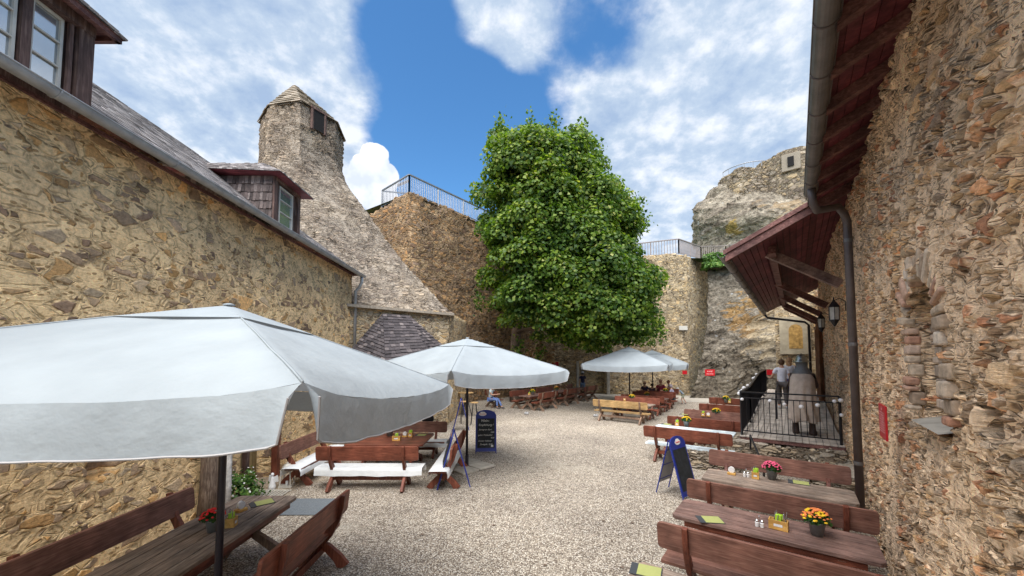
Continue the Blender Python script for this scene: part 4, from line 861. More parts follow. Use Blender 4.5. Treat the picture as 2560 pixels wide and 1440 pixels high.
for x, y in [(1252,300),(1325,300),(1385,296),(1455,312),(1500,365),(1598,500),(1612,548),(1190,470),(1655,690),(1652,820),(1195,745),(1350,880),(1300,860)]:
    p = P(x, y+10, TY); n = 90; pp = np.array(p)+rng.normal(0, 1, (n, 3))*np.array([.22,.25,.36]); PT_.append(pp); NR_.append(rng.normal(0, 1, (n, 3)))
PT_ = np.concatenate(PT_); NR_ = np.concatenate(NR_)
leaves('crown', PT_, NR_, .165, M['leaf'], TR, .5)
tb = G(1290, 1004); q = MB()
top_ = P(1400, 520, TY); q.tube([tb, tb+Vector((-.05,.1,1.6)), P(1289, 850, TY+.3), P(1300, 770, TY), P(1340, 680, TY), P(1370, 600, TY), top_], [.42,.34,.30,.26,.2,.15,.05], 10)
for k in range(26):
    a_ = random.choice([P(1300, 770, TY), P(1340, 680, TY), P(1370, 600, TY), P(1292, 830, TY)]); b_, r_ = random.choice(blobs); mdl = a_.lerp(b_, .5)+Vector((0,0,.4)); q.tube([a_, mdl, b_], [.12,.07,.02], 6)
q.build('trunk', M['bark'], TR, True)
def bush(name, label, cat, c, rx, ry, rz_, n, size, m, extra=None, flw=None, group=None):
    t_ = thing(name, label, cat, c); d = rng.normal(0, 1, (n, 3)); d /= np.linalg.norm(d, axis=1)[:, None]; d[:, 2] = np.abs(d[:, 2]); lump = np.array([noise.noise(Vector(v)*2.1+Vector(c)) for v in d])
    rr = rng.uniform(.45, 1, n)**.5*(1+.5*lump); pp = d*rr[:, None]*np.array([rx, ry, rz_]); leaves('foliage', pp, d, size, m, t_)
    q = MB()
    for k in range(7): v = random.choice(pp); q.tube([(0,0,0), tuple(v*.5+np.array([0,0,.02])), tuple(v)], [.02,.014,.006], 5)
    q.build('stems', M['bark'], t_)
    if flw:
        mm, nf, fs = flw; ii = rng.integers(0, n, nf); leaves('blossoms', pp[ii]*1.06, d[ii], fs, mm, t_)
    return t_
bush('dry_shrub', 'tall pinkish dry shrub below the left part of the tree crown', 'shrub', G(1352, 1000)+Vector((0,.5,0)), 1.7, .7, 4.0, 2200, .19, M['leaf_dry'])
bush('bush', 'green bush growing on top of the courtyard rock by the eaves', 'bush', P(1795, 672, 29.0), 1.3, .9, 1.35, 2600, .16, M['leaf_s'])
bush('flowering_shrub', 'low white-green leafy shrub by the olive door on the left', 'shrub', G(600, 1262), .42, .38, .62, 1400, .055, M['leaf_s'], flw=(M['f_wht'], 260, .035))
# bark-covered posts at the left wall
tp_ = G(521, 1297)+Vector((-.06, .1, 0)); q = MB().tube([tp_+Vector((0,0,z)) for z in (0, .6, 1.2, 1.9, 2.5)], [.19,.16,.155,.16,.15], 14); tag(q.build('tree_trunk', M['bark'], smooth=True), 'rough dark barked tree trunk standing against the left wall', 'trunk')
tp_ = tp_+Vector((.22, .12, 0)); q = MB().tube([tp_+Vector((0,0,z)) for z in (0, .6, 1.2, 1.9, 2.5)], [.07,.06,.06,.055,.05], 10); tag(q.build('birch_trunk', M['birch'], smooth=True), 'thin white birch trunk beside the dark barked trunk', 'trunk')
fl = [G(random.uniform(1000, 1700), random.uniform(1040, 1430)) for k in range(36)]; fl = np.array([(p.x, p.y, .012) for p in fl])
tag(leaves('fallen_leaves', fl, np.tile([0, 0, 1.0], (36, 1)), .055, M['bark'], None, 4.0), kind='stuff')
# ================================================================== FURNITURE
def rplank(mb, x0, x1, y, z0, z1, th, r, lean=0.0):
    "plank with rounded corners in the xz plane"
    pts = []
    for cx_, cz_, a0 in ((x1-r, z0+r, -90), (x1-r, z1-r, 0), (x0+r, z1-r, 90), (x0+r, z0+r, 180)):
        for k in range(4): a_ = radians(a0+30*k); pts.append((cx_+r*cos(a_), cz_+r*sin(a_)))
    n = len(pts); vs = [(x, y-(z-z0)*lean, z) for x, z in pts]+[(x, y+th-(z-z0)*lean, z) for x, z in pts]
    mb.add(vs, [tuple(range(n)), tuple(range(2*n-1, n-1, -1))]+[(i, n+i, n+(i+1)%n, (i+1)%n) for i in range(n)]); return mb
def bench(label, L=2.15, wm='wood_red', lm=None, cover=None, seatm=None, group='wooden benches with backrests'):
    "origin on the ground below the backrest, seat towards +y, long axis x"
    t_ = thing('wooden_bench', label, 'bench', (0,0,0), 0, group); lm = lm or 'wood_red_z'
    rplank(MB(), -L/2, L/2, 0, .64, .95, .045, .05, .12).build('backrest', M[wm], t_, bevel=.006)
    q = MB(); q.box((0, .19, .435), (L, .17, .045)); q.box((0, .38, .435), (L, .19, .045)); q.build('seat', M[seatm or wm], t_, bevel=.008)
    for sx in (-1, 1):
        x = sx*(L/2-.32); lg = MB()
        lg.ribbon([(.52,0),(.42,.12),(.26,.28),(.12,.44),(.02,.62),(-.045,.80),(-.075,.965)], [.14,.13,.12,.115,.10,.085,.06], x-.03, x+.03)
        lg.ribbon([(-.10,0),(-.02,.12),(.12,.25),(.28,.34),(.44,.412)], [.16,.13,.11,.11,.09], x-.029, x+.029); lg.build('leg', M[lm], t_, bevel=.005)
    MB().bar((-L/2+.3, .21, .22), (L/2-.3, .21, .22), .045, .09).build('stretcher', M[lm], t_)
    if cover:
        nx = 60; prof = [(.05,.30),(.06,.40),(.075,.468),(.26,.474),(.46,.468),(.485,.39),(.49,.31)]; V = []
        for i in range(nx):
            x = -L/2-.06+(L+.12)*i/(nx-1)
            for k, (y, z) in enumerate(prof): w_ = .02*noise.noise(Vector((x*5, k*.7, 3))); V.append((x, y+w_*(k in (0,1,5,6)), z+(.03*noise.noise(Vector((x*2.2, k, 7))) if k in (0, 6) else .004*noise.noise(Vector((x*9, k, 1))))))
        k_ = len(prof); fs = [(i*k_+j, i*k_+j+1, (i+1)*k_+j+1, (i+1)*k_+j) for i in range(nx-1) for j in range(k_-1)]; cb = MB().add(V, fs); 
        cv = cb.build('seat_cover', M['cloth'], t_, True, fix=False)
    return t_
def table(label, L=2.1, Wd=.78, wm='wood_grey', nb=5, group='wooden tables'):
    "origin on the ground at the middle, long axis x"
    t_ = thing('wooden_table', label, 'table', (0,0,0), 0, group); q = MB(); bw_ = Wd/nb
    for k in range(nb):
        y0 = -Wd/2+k*bw_+.007; y1 = y0+bw_-.014; c_ = .05 if k in (0, nb-1) else 0
        if k == 0: pl = [(-L/2+c_, y0), (L/2-c_, y0), (L/2, y0+c_), (L/2, y1), (-L/2, y1), (-L/2, y0+c_)]
        elif k == nb-1: pl = [(-L/2, y0), (L/2, y0), (L/2, y1-c_), (L/2-c_, y1), (-L/2+c_, y1), (-L/2, y1-c_)]
        else: pl = [(-L/2, y0), (L/2, y0), (L/2, y1), (-L/2, y1)]
        q.prism(pl, .705, .75, 'xy')
    q.build('tabletop', M[wm], t_, bevel=.004)
    for sx in (-1, 1):
        x = sx*(L/2-.36); lg = MB()
        lg.ribbon([(Wd/2-.02,0),(Wd/2-.12,.14),(0,.36),(-Wd/2+.18,.58),(-Wd/2+.10,.70)], [.15,.12,.10,.11,.14], x-.035, x+.035); lg.ribbon([(-Wd/2+.02,0),(-Wd/2+.12,.14),(0,.36),(Wd/2-.18,.58),(Wd/2-.10,.70)], [.15,.12,.10,.11,.14], x-.034, x+.034); lg.build('leg', M['wood_leg' if wm in ('wood_grey','wood_maroon') else 'wood_red_z'], t_)
    q = MB(); q.bar((-L/2+.3, 0, .36), (L/2-.3, 0, .36), .05, .1); q.build('stretcher', M['wood_red'], t_)
    for sy in (-1, 1): MB().bar((-L/2+.15, sy*(Wd/2-.06), .665), (L/2-.15, sy*(Wd/2-.06), .665), .03, .08).build('apron', M['wood_red'], t_)
    return t_
used = {}
def place(kind, key, maker, loc, rz, label, group):
    if key not in used: o = maker(label); used[key] = o; o.location = loc; o.rotation_euler = (0, 0, rz); o['group'] = group; return o
    return dup(used[key], loc, rz, label, group)
AN = ANG_S-pi/2            # bench x axis along +D, +y along +s
GB, GT = 'benches of the courtyard', 'tables of the courtyard'
def rbench(s, Dm, label, wm='wood_brn', cover=None, flip=False, L=2.15, seatm=None, lm=None):
    key = ('b', wm, cover, L, seatm, lm); return place('b', key, lambda lb: bench(lb, L, wm, lm, cover, seatm), RW(s, Dm), AN+(pi if flip else 0), label, GB)
def rtable(s, Dm, label, wm='wood_grey', L=2.1, Wd=.76):
    key = ('t', wm, L, Wd); return place('t', key, lambda lb: table(lb, L, Wd, wm), RW(s, Dm), AN, label, GT)
rtable(3.78, -.34, 'grey weathered table cut by the bottom edge with only its far corner showing')
rbench(4.80, -.26, 'nearest brown bench on the right with its back to the camera, at the bottom edge', L=2.25)
rtable(5.95, -.36, 'maroon plank table with the yellow and orange flowers, nearest full table on the right', 'wood_maroon', 2.12)
rbench(6.72, -.34, 'brown bench on the right standing between the two nearest full tables', L=2.25)
rtable(7.92, -.36, 'grey weathered table with the pink flowers in front of the stone plinth')
rbench(9.05, -.40, 'brown bench facing the camera against the low stone plinth', flip=True, L=2.25)
rbench(11.05, -2.42, 'red bench with white seat behind the tilted blue easel board', 'wood_red', L=2.2, seatm='white_surface')
rtable(12.25, -2.48, 'white table with yellow flowers beside the deck', 'white_surface', 2.15)
rbench(13.28, -2.35, 'red bench with its back to the camera just behind the white table', 'wood_red', L=2.2)
rtable(14.2, -2.35, 'brown table with an orange flower pot beside the deck, behind the white one', 'wood_maroon', 2.12)
rbench(15.3, -2.3, 'brown bench facing the camera behind the table with the orange flower pot', flip=True, L=2.15)
rbench(17.5, -2.2, 'red bench before the farther white table along the deck', 'wood_red', L=2.15)
rtable(18.5, -2.25, 'farther white table along the deck', 'white_surface', 2.12)
rbench(20.4, -2.3, 'red bench farthest but one along the deck', 'wood_red', L=2.15)
rtable(21.5, -2.2, 'farthest table along the deck, in front of the rock', 'wood_maroon', 2.1)
# centre group
CD = -6.25
rbench(16.35, CD, 'light oiled wood bench with its back to the camera, front of the middle group', 'wood_light', L=2.45, lm='wood_leg')
rtable(17.35, CD+.1, 'front table of the middle group with bright yellow flowers', 'wood_grey', 2.15)
rbench(18.35, CD+.1, 'red bench facing the camera behind the front table of the middle group', 'wood_red', flip=True, L=2.15)
rbench(19.3, CD+.05, 'second red bench of the middle group with its back to the camera', 'wood_red', L=2.15)
rtable(20.3, CD-.05, 'second table of the middle group, under the front far umbrella', 'wood_maroon', 2.1)
rbench(21.3, CD-.05, 'red bench facing the camera in the middle group, next to the small child', 'wood_red', flip=True, L=2.15)
rbench(22.1, CD-.1, 'red bench with its back to the camera right before the seated guests', 'wood_red', L=2.15)
rtable(23.0, CD-.25, 'rear table of the middle group where guests are sitting', 'wood_maroon', 2.1)
rbench(24.3, CD-.45, 'rear red bench of the middle group under the seated guests', 'wood_red', flip=True, L=2.15)
# left-back group along the terrace wall: long axis along s
def lbench(s, D, label, wm='wood_red', face=1, L=2.0, lm='wood_leg'):
    key = ('b', wm, None, L, None, lm); return place('b', key, lambda lb: bench(lb, L, wm, lm), RW(s, D), ANG_S+(0 if face > 0 else pi), label, GB)
p1 = G(1330, 1029); s1 = p1.x*SN+p1.y*CS; d1_ = p1.x*CS-p1.y*SN
for k, lb in enumerate(('nearest curved-leg bench of the row under the tree, back to the courtyard', 'second curved-leg bench of the row under the tree', 'farthest curved-leg bench of the row under the tree, by the pale jamb')):
    lbench(s1+1.1+k*2.7, d1_+.35, lb)
for k, lb in enumerate(('X-legged table near the seated person in jeans, under the tree', 'second X-legged table of the row along the terrace wall', 'farthest X-legged table of the row along the terrace wall')):
    place('t', ('t', 'wood_maroon', 2.1, .76), None, RW(s1+1.2+k*2.7, d1_-.62), ANG_S, lb, GT)
for k, lb in enumerate(('dark bench against the terrace wall behind the nearest X-legged table', 'dark bench against the terrace wall in the middle of the row', 'dark bench against the terrace wall at the far end of the row')):
    lbench(s1+1.2+k*2.7, d1_-1.6, lb, face=-1)
pj = G(1228, 1020); bb = bench('short bench end under the person in jeans', 1.2, 'wood_red', 'wood_leg'); bb.location = pj+Vector((-.05,.35,0)); bb.rotation_euler = (0,0,ANG_S-pi/2-.3); bb['group'] = GB
# square seating group under the second umbrella
def wb(x, y, rz, label, cover=True, wm='wood_red', L=2.15):
    key = ('b', wm, cover, L, None, None); return place('b', key, lambda lb: bench(lb, L, wm, None, cover), (x, y, 0), rz, label, GB)
wb(-3.13, 8.42, 0, 'red bench with white covered seat seen from behind, at the square table', L=2.22)
wb(-3.0, 11.55, pi, 'brown bench facing the camera behind the square table with flowers', wm='wood_brn')
wb(-1.30, 9.35, pi/2, 'red bench with white covered seat on the right side of the square table', wm='wood_red')
wb(-5.05, 9.55, -pi/2, 'brown bench on the left side of the square table beside the stone wall', wm='wood_brn')
place('t', ('t', 'wood_red', 1.9, 1.45), lambda lb: table(lb, 1.92, 1.45, 'wood_red', 9), (-3.13, 10.15, 0), 0, 'wide square red-brown table under the second umbrella', GT)
# foreground left set
wb(-2.42, 4.78, pi/2, 'nearest left bench with curved arms, back to the courtyard, at the bottom edge', cover=None, wm='wood_red', L=2.0)
wb(-4.78, 4.7, -pi/2, 'long brown bench against the left wall at the bottom left', cover=None, wm='wood_brn', L=2.35)
place('t', ('t', 'wood_grey', 2.3, .92), lambda lb: table(lb, 2.3, .92, 'wood_grey'), (-3.75, 4.90, 0), pi/2, 'grey plank table at the bottom left with red flowers and a green menu', GT)
# ---------------- things on the tables
def pot(label, kind, r=.075, n=60, shape='pot'):
    t_ = thing('flower_pot', label, 'flower pot', group='flower pots on the tables'); MB().lathe([(r*.72,0),(r,r*1.75),(r*1.07,r*1.8),(r*1.05,r*1.95),(r*.92,r*1.93)], (0,0,0), 16).build('pot', M['zincpot'], t_, True)
    nl = 240; d = rng.normal(0, 1, (nl, 3)); d /= np.linalg.norm(d, axis=1)[:, None]; d[:, 2] = np.abs(d[:, 2]); pp = d*rng.uniform(.4, 1, nl)[:, None]*np.array([r*1.7, r*1.7, r*1.35])+np.array([0, 0, r*2.0])
    leaves('foliage', pp, d, .045, M['leaf_d'], t_)
    q = MB()
    for k in range(n):
        a_ = random.uniform(0, 2*pi); e_ = random.uniform(.15, 1.45); v = Vector((cos(a_)*cos(e_)*r*1.7, sin(a_)*cos(e_)*r*1.7, r*2.1+sin(e_)*r*1.45)); q.lathe([(.002,-.006),(.016,.0),(.013,.009),(.003,.012)], v, 7)
    q.build('blossoms', M[kind], t_)
    if kind == 'f_or' and r < .09:
        q = MB()
        for k in range(22):
            a_ = random.uniform(2.2, 4.9); e_ = random.uniform(.15, 1.2); v = Vector((cos(a_)*cos(e_)*r*1.75, sin(a_)*cos(e_)*r*1.75, r*2.1+sin(e_)*r*1.5)); q.lathe([(.002,-.006),(.019,.0),(.015,.009),(.003,.012)], v, 8)
        q.build('yellow_blossoms', M['f_yel'], t_)
    return t_
def caddy(label, L=.2):
    t_ = thing('cutlery_box', label, 'box', group='wooden cutlery boxes'); q = MB(); w_, h_ = .10, .10
    q.box((0,0,.006), (L, w_, .012)); 
    for s in (-1, 1): q.box((0, s*(w_/2-.005), h_/2+.012), (L, .01, h_)); q.box((s*(L/2-.005), 0, h_/2+.013), (.01, w_-.02, h_))
    q.build('box', M['box_wood'], t_)
    MB().box((-.0,0,.12), (.06,.05,.10)).box((.02,.01,.15), (.05,.01,.06)).build('napkins', M['lime'], t_); q = MB()
    for k in range(7): x = random.uniform(-L*.4, L*.4); y = random.uniform(-.035,.035); q.bar((x,y,.05), (x+random.uniform(-.03,.03), y+random.uniform(-.02,.02), .19+random.uniform(-.02,.03)), .008)
    q.build('cutlery', M['steel'], t_); MB().box((0,-w_/2-.002,.055), (L*.45,.002,.03)).build('paper_tag', M['paper'], t_); return t_
def shaker(label):
    t_ = thing('salt_and_pepper', label, 'shakers', group='salt and pepper sets'); q = MB()
    for x in (-.028, .028): q.lathe([(.02,0),(.022,.05),(.014,.06)], (x,0,0), 10)
    q.build('jars', M['paper'], t_); q = MB()
    for x in (-.028, .028): q.lathe([(.017,.058),(.019,.075),(.006,.09)], (x,0,0), 10)
    q.tube([(0,0,.005),(0,0,.13)], .004, 6); q.lathe([(.001,.12),(.013,.13),(.001,.145)], n=8); q.build('holder', M['steel'], t_); return t_
def coaster(label):
    t_ = thing('coaster_holder', label, 'coasters', group='coaster holders'); MB().box((0,0,.018), (.13,.10,.036)).build('base', M['box_wood'], t_, bevel=.004)
    q = MB(); n = 20; pts = [(.052*cos(2*pi*k/n), .085+.052*sin(2*pi*k/n)) for k in range(n)]; q.prism(pts, -.018, .018, 'xz'); q.build('coasters', M['paper'], t_); return t_
def menu(label, w_=.30, h_=.22):
    t_ = thing('menu', label, 'menu', group='menus on the tables'); MB().box((0,0,.004), (w_, h_, .008)).build('cover', M['menu_k'], t_); MB().box((.03,0,.009), (w_-.08, h_-.012, .003)).build('page', M['menu_g'], t_); return t_
def put(key, maker, p, rz, label):
    if key not in used: o = maker(label); used[key] = o; o.location = p; o.rotation_euler = (0,0,rz); return o
    return dup(used[key], p, rz, label, None)
TZ_ = .7515
def at(x, y): return G(x, y, TZ_)
# nearest right table
put('menu', menu, at(1775, 1300), AN+.5, 'green menu on the maroon plank table, left end'); put('sh', shaker, at(1899, 1317), AN, 'salt and pepper set on the maroon plank table')
put('cad', caddy, at(1947, 1322), AN-.1, 'long wooden cutlery box with lime napkins on the maroon plank table')
put('pot_y', lambda l: pot(l, 'f_or', .085, 70), at(2043, 1338), 0, 'zinc pot of yellow and orange flowers on the maroon plank table'); 
put('menu', menu, at(1997, 1207), AN+.05, 'green menu on the grey table in front of the stone plinth'); put('sh', shaker, at(1866, 1192), AN, 'salt and pepper set on the grey table in front of the plinth')
put('cad2', lambda l: caddy(l, .11), at(1889, 1196), AN, 'small wooden cutlery box with lime napkins near the pink flowers'); put('coa', coaster, at(1829, 1186), AN, 'white coasters in a holder near the pink flowers')
put('pot_p', lambda l: pot(l, 'f_pink', .085, 90), at(1930, 1198), 0, 'zinc pot of pink flowers on the grey table in front of the plinth')
put('menu', menu, at(1615, 1428), AN+.2, 'green menu on the grey table cut by the bottom edge')
# white table by the deck and beyond
put('menu', menu, at(1666, 1061), AN, 'menu lying on the white table'); put('cad2', None, at(1693, 1064), AN, 'cutlery box on the white table'); put('pot_w', lambda l: pot(l, 'f_yel', .085, 60), at(1716, 1066), 0, 'pot of yellow flowers on the white table')
put('sh', shaker, at(1740, 1038), AN, 'salt and pepper set on the brown table beside the deck'); put('cad2', None, at(1758, 1040), AN, 'cutlery box on the brown table beside the deck'); put('coa', coaster, at(1771, 1041), AN, 'coaster holder on the brown table beside the deck'); put('pot_w', None, at(1791, 1042), 0, 'pot of orange-yellow flowers on the brown table beside the deck'); put('menu', menu, at(1710, 1036), AN, 'menu on the brown table beside the deck')
put('cad2', None, at(1824, 1007), AN, 'cutlery box on the farther white table'); put('pot_w', None, at(1815, 1006), 0, 'flower pot on the farther white table')
# middle group
put('pot_w', None, at(1580, 1002), 0, 'yellow flower pot on the front table of the middle group'); put('sh', shaker, at(1549, 1000), AN, 'salt and pepper set on the front table of the middle group'); put('cad2', None, at(1562, 1001), AN, 'cutlery box on the front table of the middle group')
put('pot_y', None, RW(20.3, CD, TZ_), 0, 'orange flower pot on the second table of the middle group'); put('pot_w', None, RW(23, CD+.2, TZ_), 0, 'yellow flower pot on the table of the seated guests')
# left tables
put('pot_w', None, RW(s1+1.0, d1_-.62, TZ_), 0, 'pale yellow flower pot on the X-legged table near the person in jeans'); put('cad2', None, RW(s1+.8, d1_-.7, TZ_), ANG_S, 'cutlery box on the X-legged table near the person in jeans')
put('pot_y', None, RW(s1+3.7, d1_-.62, TZ_), 0, 'orange flower pot on the second X-legged table'); put('sh', shaker, RW(s1+3.2, d1_-.6, TZ_), 0, 'salt and pepper set on the second X-legged table')
put('pot_q', lambda l: pot(l, 'f_or', .10, 60), at(974, 1090), 0, 'pot of yellow and orange flowers on the square table'); put('cad', None, at(991, 1101), .05, 'wooden cutlery box at the front of the square table'); put('cad2', None, at(1026, 1092), 0, 'small wooden box at the right on the square table')
put('coa', coaster, at(1012, 1092), 0, 'coaster holder on the square table between the two boxes'); put('menu', menu, at(1052, 1088), 0, 'menu on the right side of the square table')
put('pot_r', lambda l: pot(l, 'f_red', .075, 70), at(531, 1328), 0, 'dark pot of red flowers on the grey table at the bottom left'); put('cad2', None, at(578, 1316), pi/2+.2, 'wooden cutlery box beside the umbrella pole at the bottom left')
put('coa', coaster, at(602, 1278), pi/2-.3, 'coaster holder on the grey table at the bottom left'); put('menu', menu, at(655, 1258), .75, 'open green menu on the grey table at the bottom left')
# ---------------- umbrellas
def umbrella(label, loc, rz, side, ze, zt, tilt=(0,0), slabs=False, drop=.27, base=True):
    t_ = thing('garden_umbrella', label, 'umbrella', loc, rz, 'large white square umbrellas'); h_ = side/2; n = 28
    T_ = Matrix.Rotation(tilt[0], 4, 'X') @ Matrix.Rotation(tilt[1], 4, 'Y'); piv = Vector((0,0,zt))
    def tf(p): return piv+T_ @ (Vector(p)-piv)
    def surf(u, v):
        r_ = max(abs(u), abs(v)); w_ = min(abs(u), abs(v))/r_ if r_ > 1e-6 else 1; wr = .008*noise.noise(Vector((u*5, v*5, 2)))+.010*noise.noise(Vector((u*2.2+v*1.5, (u-v)*7, 6)))*r_
        z = zt-(zt-ze)*(r_**1.04)-.075*(1-w_*w_)*r_*(.4+.6*r_)*(1.0)+wr; z -= .055*max(0, (r_-.88)/.12)**2*(1-w_**6); pull = 1-.035*(1-w_**2)*r_
        return (u*h_*pull, v*h_*pull, z)
    q = MB(); vs = [tf(surf(-1+2*i/n, -1+2*j/n)) for j in range(n+1) for i in range(n+1)]; fs = []
    for j in range(n):
        for i in range(n):
            a_, b_, c_, d_ = j*(n+1)+i, j*(n+1)+i+1, (j+1)*(n+1)+i+1, (j+1)*(n+1)+i
            fs += [(a_, b_, c_), (a_, c_, d_)] if (i+.5-n/2)*(j+.5-n/2) > 0 else [(a_, b_, d_), (b_, c_, d_)]
    q.add(vs, fs)
    q.build('canopy', M['fabric'], t_, True, fix=False)
    # vent cap, standing a little proud
    for sx, sy in ((1,1),(1,-1),(-1,1),(-1,-1)):
        MB().tube([tf(Vector(surf(sx*k/16, sy*k/16))+Vector((0,0,.003))) for k in range(1, 17)], .007, 5).build('seam', M['fabric'], t_, True)
    q = MB(); c_ = .30; m_ = 12; vs = []
    for j in range(m_+1):
        for i in range(m_+1):
            u = (-1+2*i/m_)*c_; v = (-1+2*j/m_)*c_; r_ = max(abs(u), abs(v)); vs.append(tf((u*h_, v*h_, zt+.018-(zt-ze)*(r_**1.04)-.02*r_)))
    q.add(vs, [(j*(m_+1)+i, j*(m_+1)+i+1, (j+1)*(m_+1)+i+1, (j+1)*(m_+1)+i) for j in range(m_) for i in range(m_)]); q.build('vent_cap', M['fabric'], t_, False, fix=False)
    q = MB().lathe([(.05,0),(.05,.012),(.02,.022)], tf((0,0,zt+.015)), 10); q.build('finial', M['fabric'], t_)
    # valance: four strips with rounded ends and soft folds
    for sd_ in range(4):
        R_s = Matrix.Rotation(sd_*pi/2, 3, 'Z'); q = MB(); nn_, mm_ = 72, 6; vs = []
        for i in range(nn_+1):
            f = -1+2*i/nn_; w_ = abs(f); e_ = (1-w_)*h_; rd = drop*min(1, .25+sqrt(max(0, min(1, e_/.10))))
            top = Vector(surf(f, -1)); top = Vector((top.x, top.y, top.z))
            for j in range(mm_+1):
                g_ = j/mm_; fold = (.035*noise.noise(Vector((f*h_*2.2, sd_*3.1, 1.5)))+.012*noise.noise(Vector((f*h_*6, sd_*2.2, 4))))*g_+.07*g_*math.exp(-e_/.10); tuck = .012*g_*math.exp(-e_/.3)
                p = top+Vector((-math.copysign(tuck, f) if w_ > .5 else 0, -fold-.02*(1-(1-g_)**2)*min(1, e_/.3), -rd*g_**1.15)); vs.append(tf(R_s @ p))
        q.add(vs, [(i*(mm_+1)+j, i*(mm_+1)+j+1, (i+1)*(mm_+1)+j+1, (i+1)*(mm_+1)+j) for i in range(nn_) for j in range(mm_)])
        va = q.build('valance', M['fabric'], t_, True, fix=False)
        hem = MB().tube([v+Vector((0,0,-.002)) for v in vs[mm_::mm_+1]], .006, 5); hem.build('hem', plain('hem_grey', (.35,.34,.34), .8), va) if sd_ == 0 else MB().tube([v for v in vs[mm_::mm_+1]], .006, 5).build('hem', bpy.data.materials['hem_grey'], va)
    q = MB(); tp = tf((0,0,zt-.05)); q.tube([(0,0,.02),(tp.x*.5,tp.y*.5,zt*.55),tuple(tp)], .033, 12); q.build('pole', M['pole'], t_, True)
    q = MB(); hub = tf((0,0,zt-.75))
    for sx, sy in ((1,1),(1,-1),(-1,1),(-1,-1),(1,0),(-1,0),(0,1),(0,-1)):
        e_ = Vector(surf(sx*.97, sy*.97)); q.bar(tf((0,0,zt-.10)), tf(e_-Vector((0,0,.035))), .018, .025); m2 = Vector(surf(sx*.5, sy*.5)); q.bar(hub, tf(m2-Vector((0,0,.05))), .014, .02)
    q.build('ribs', M['pole'], t_)
    if base:
        MB().lathe([(.16,0),(.16,.03),(.05,.05),(.045,.3)], (0,0,.01), 14).build('foot', M['pole'], t_)
    if slabs:
        for sx, sy in ((-1,-1),(1,-1),(1,1),(-1,1)): MB().box((sx*.27, sy*.27, .035+.004*sx), (.5,.5,.05)).build('base_slab', M['concrete'], t_, bevel=.008)
    return t_
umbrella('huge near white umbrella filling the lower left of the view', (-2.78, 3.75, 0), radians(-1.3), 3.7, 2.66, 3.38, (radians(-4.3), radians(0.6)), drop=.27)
umbrella('white umbrella over the square table, second from the camera', (-1.19, 10.2, 0), radians(2)+0, 3.6, 2.56, 3.36, (radians(.5), radians(1.5)), slabs=True, drop=.26) if False else None
cU2 = G(1167, 1168)
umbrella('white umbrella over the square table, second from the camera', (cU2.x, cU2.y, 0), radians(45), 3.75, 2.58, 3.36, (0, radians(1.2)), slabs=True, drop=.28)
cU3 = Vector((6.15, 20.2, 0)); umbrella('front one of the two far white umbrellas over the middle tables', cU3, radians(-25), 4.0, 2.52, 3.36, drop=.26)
cU4 = Vector((8.75, 24.0, 0)); umbrella('rear one of the two far white umbrellas, partly hidden by the front one', cU4, radians(-25), 4.0, 2.45, 3.25, drop=.26)
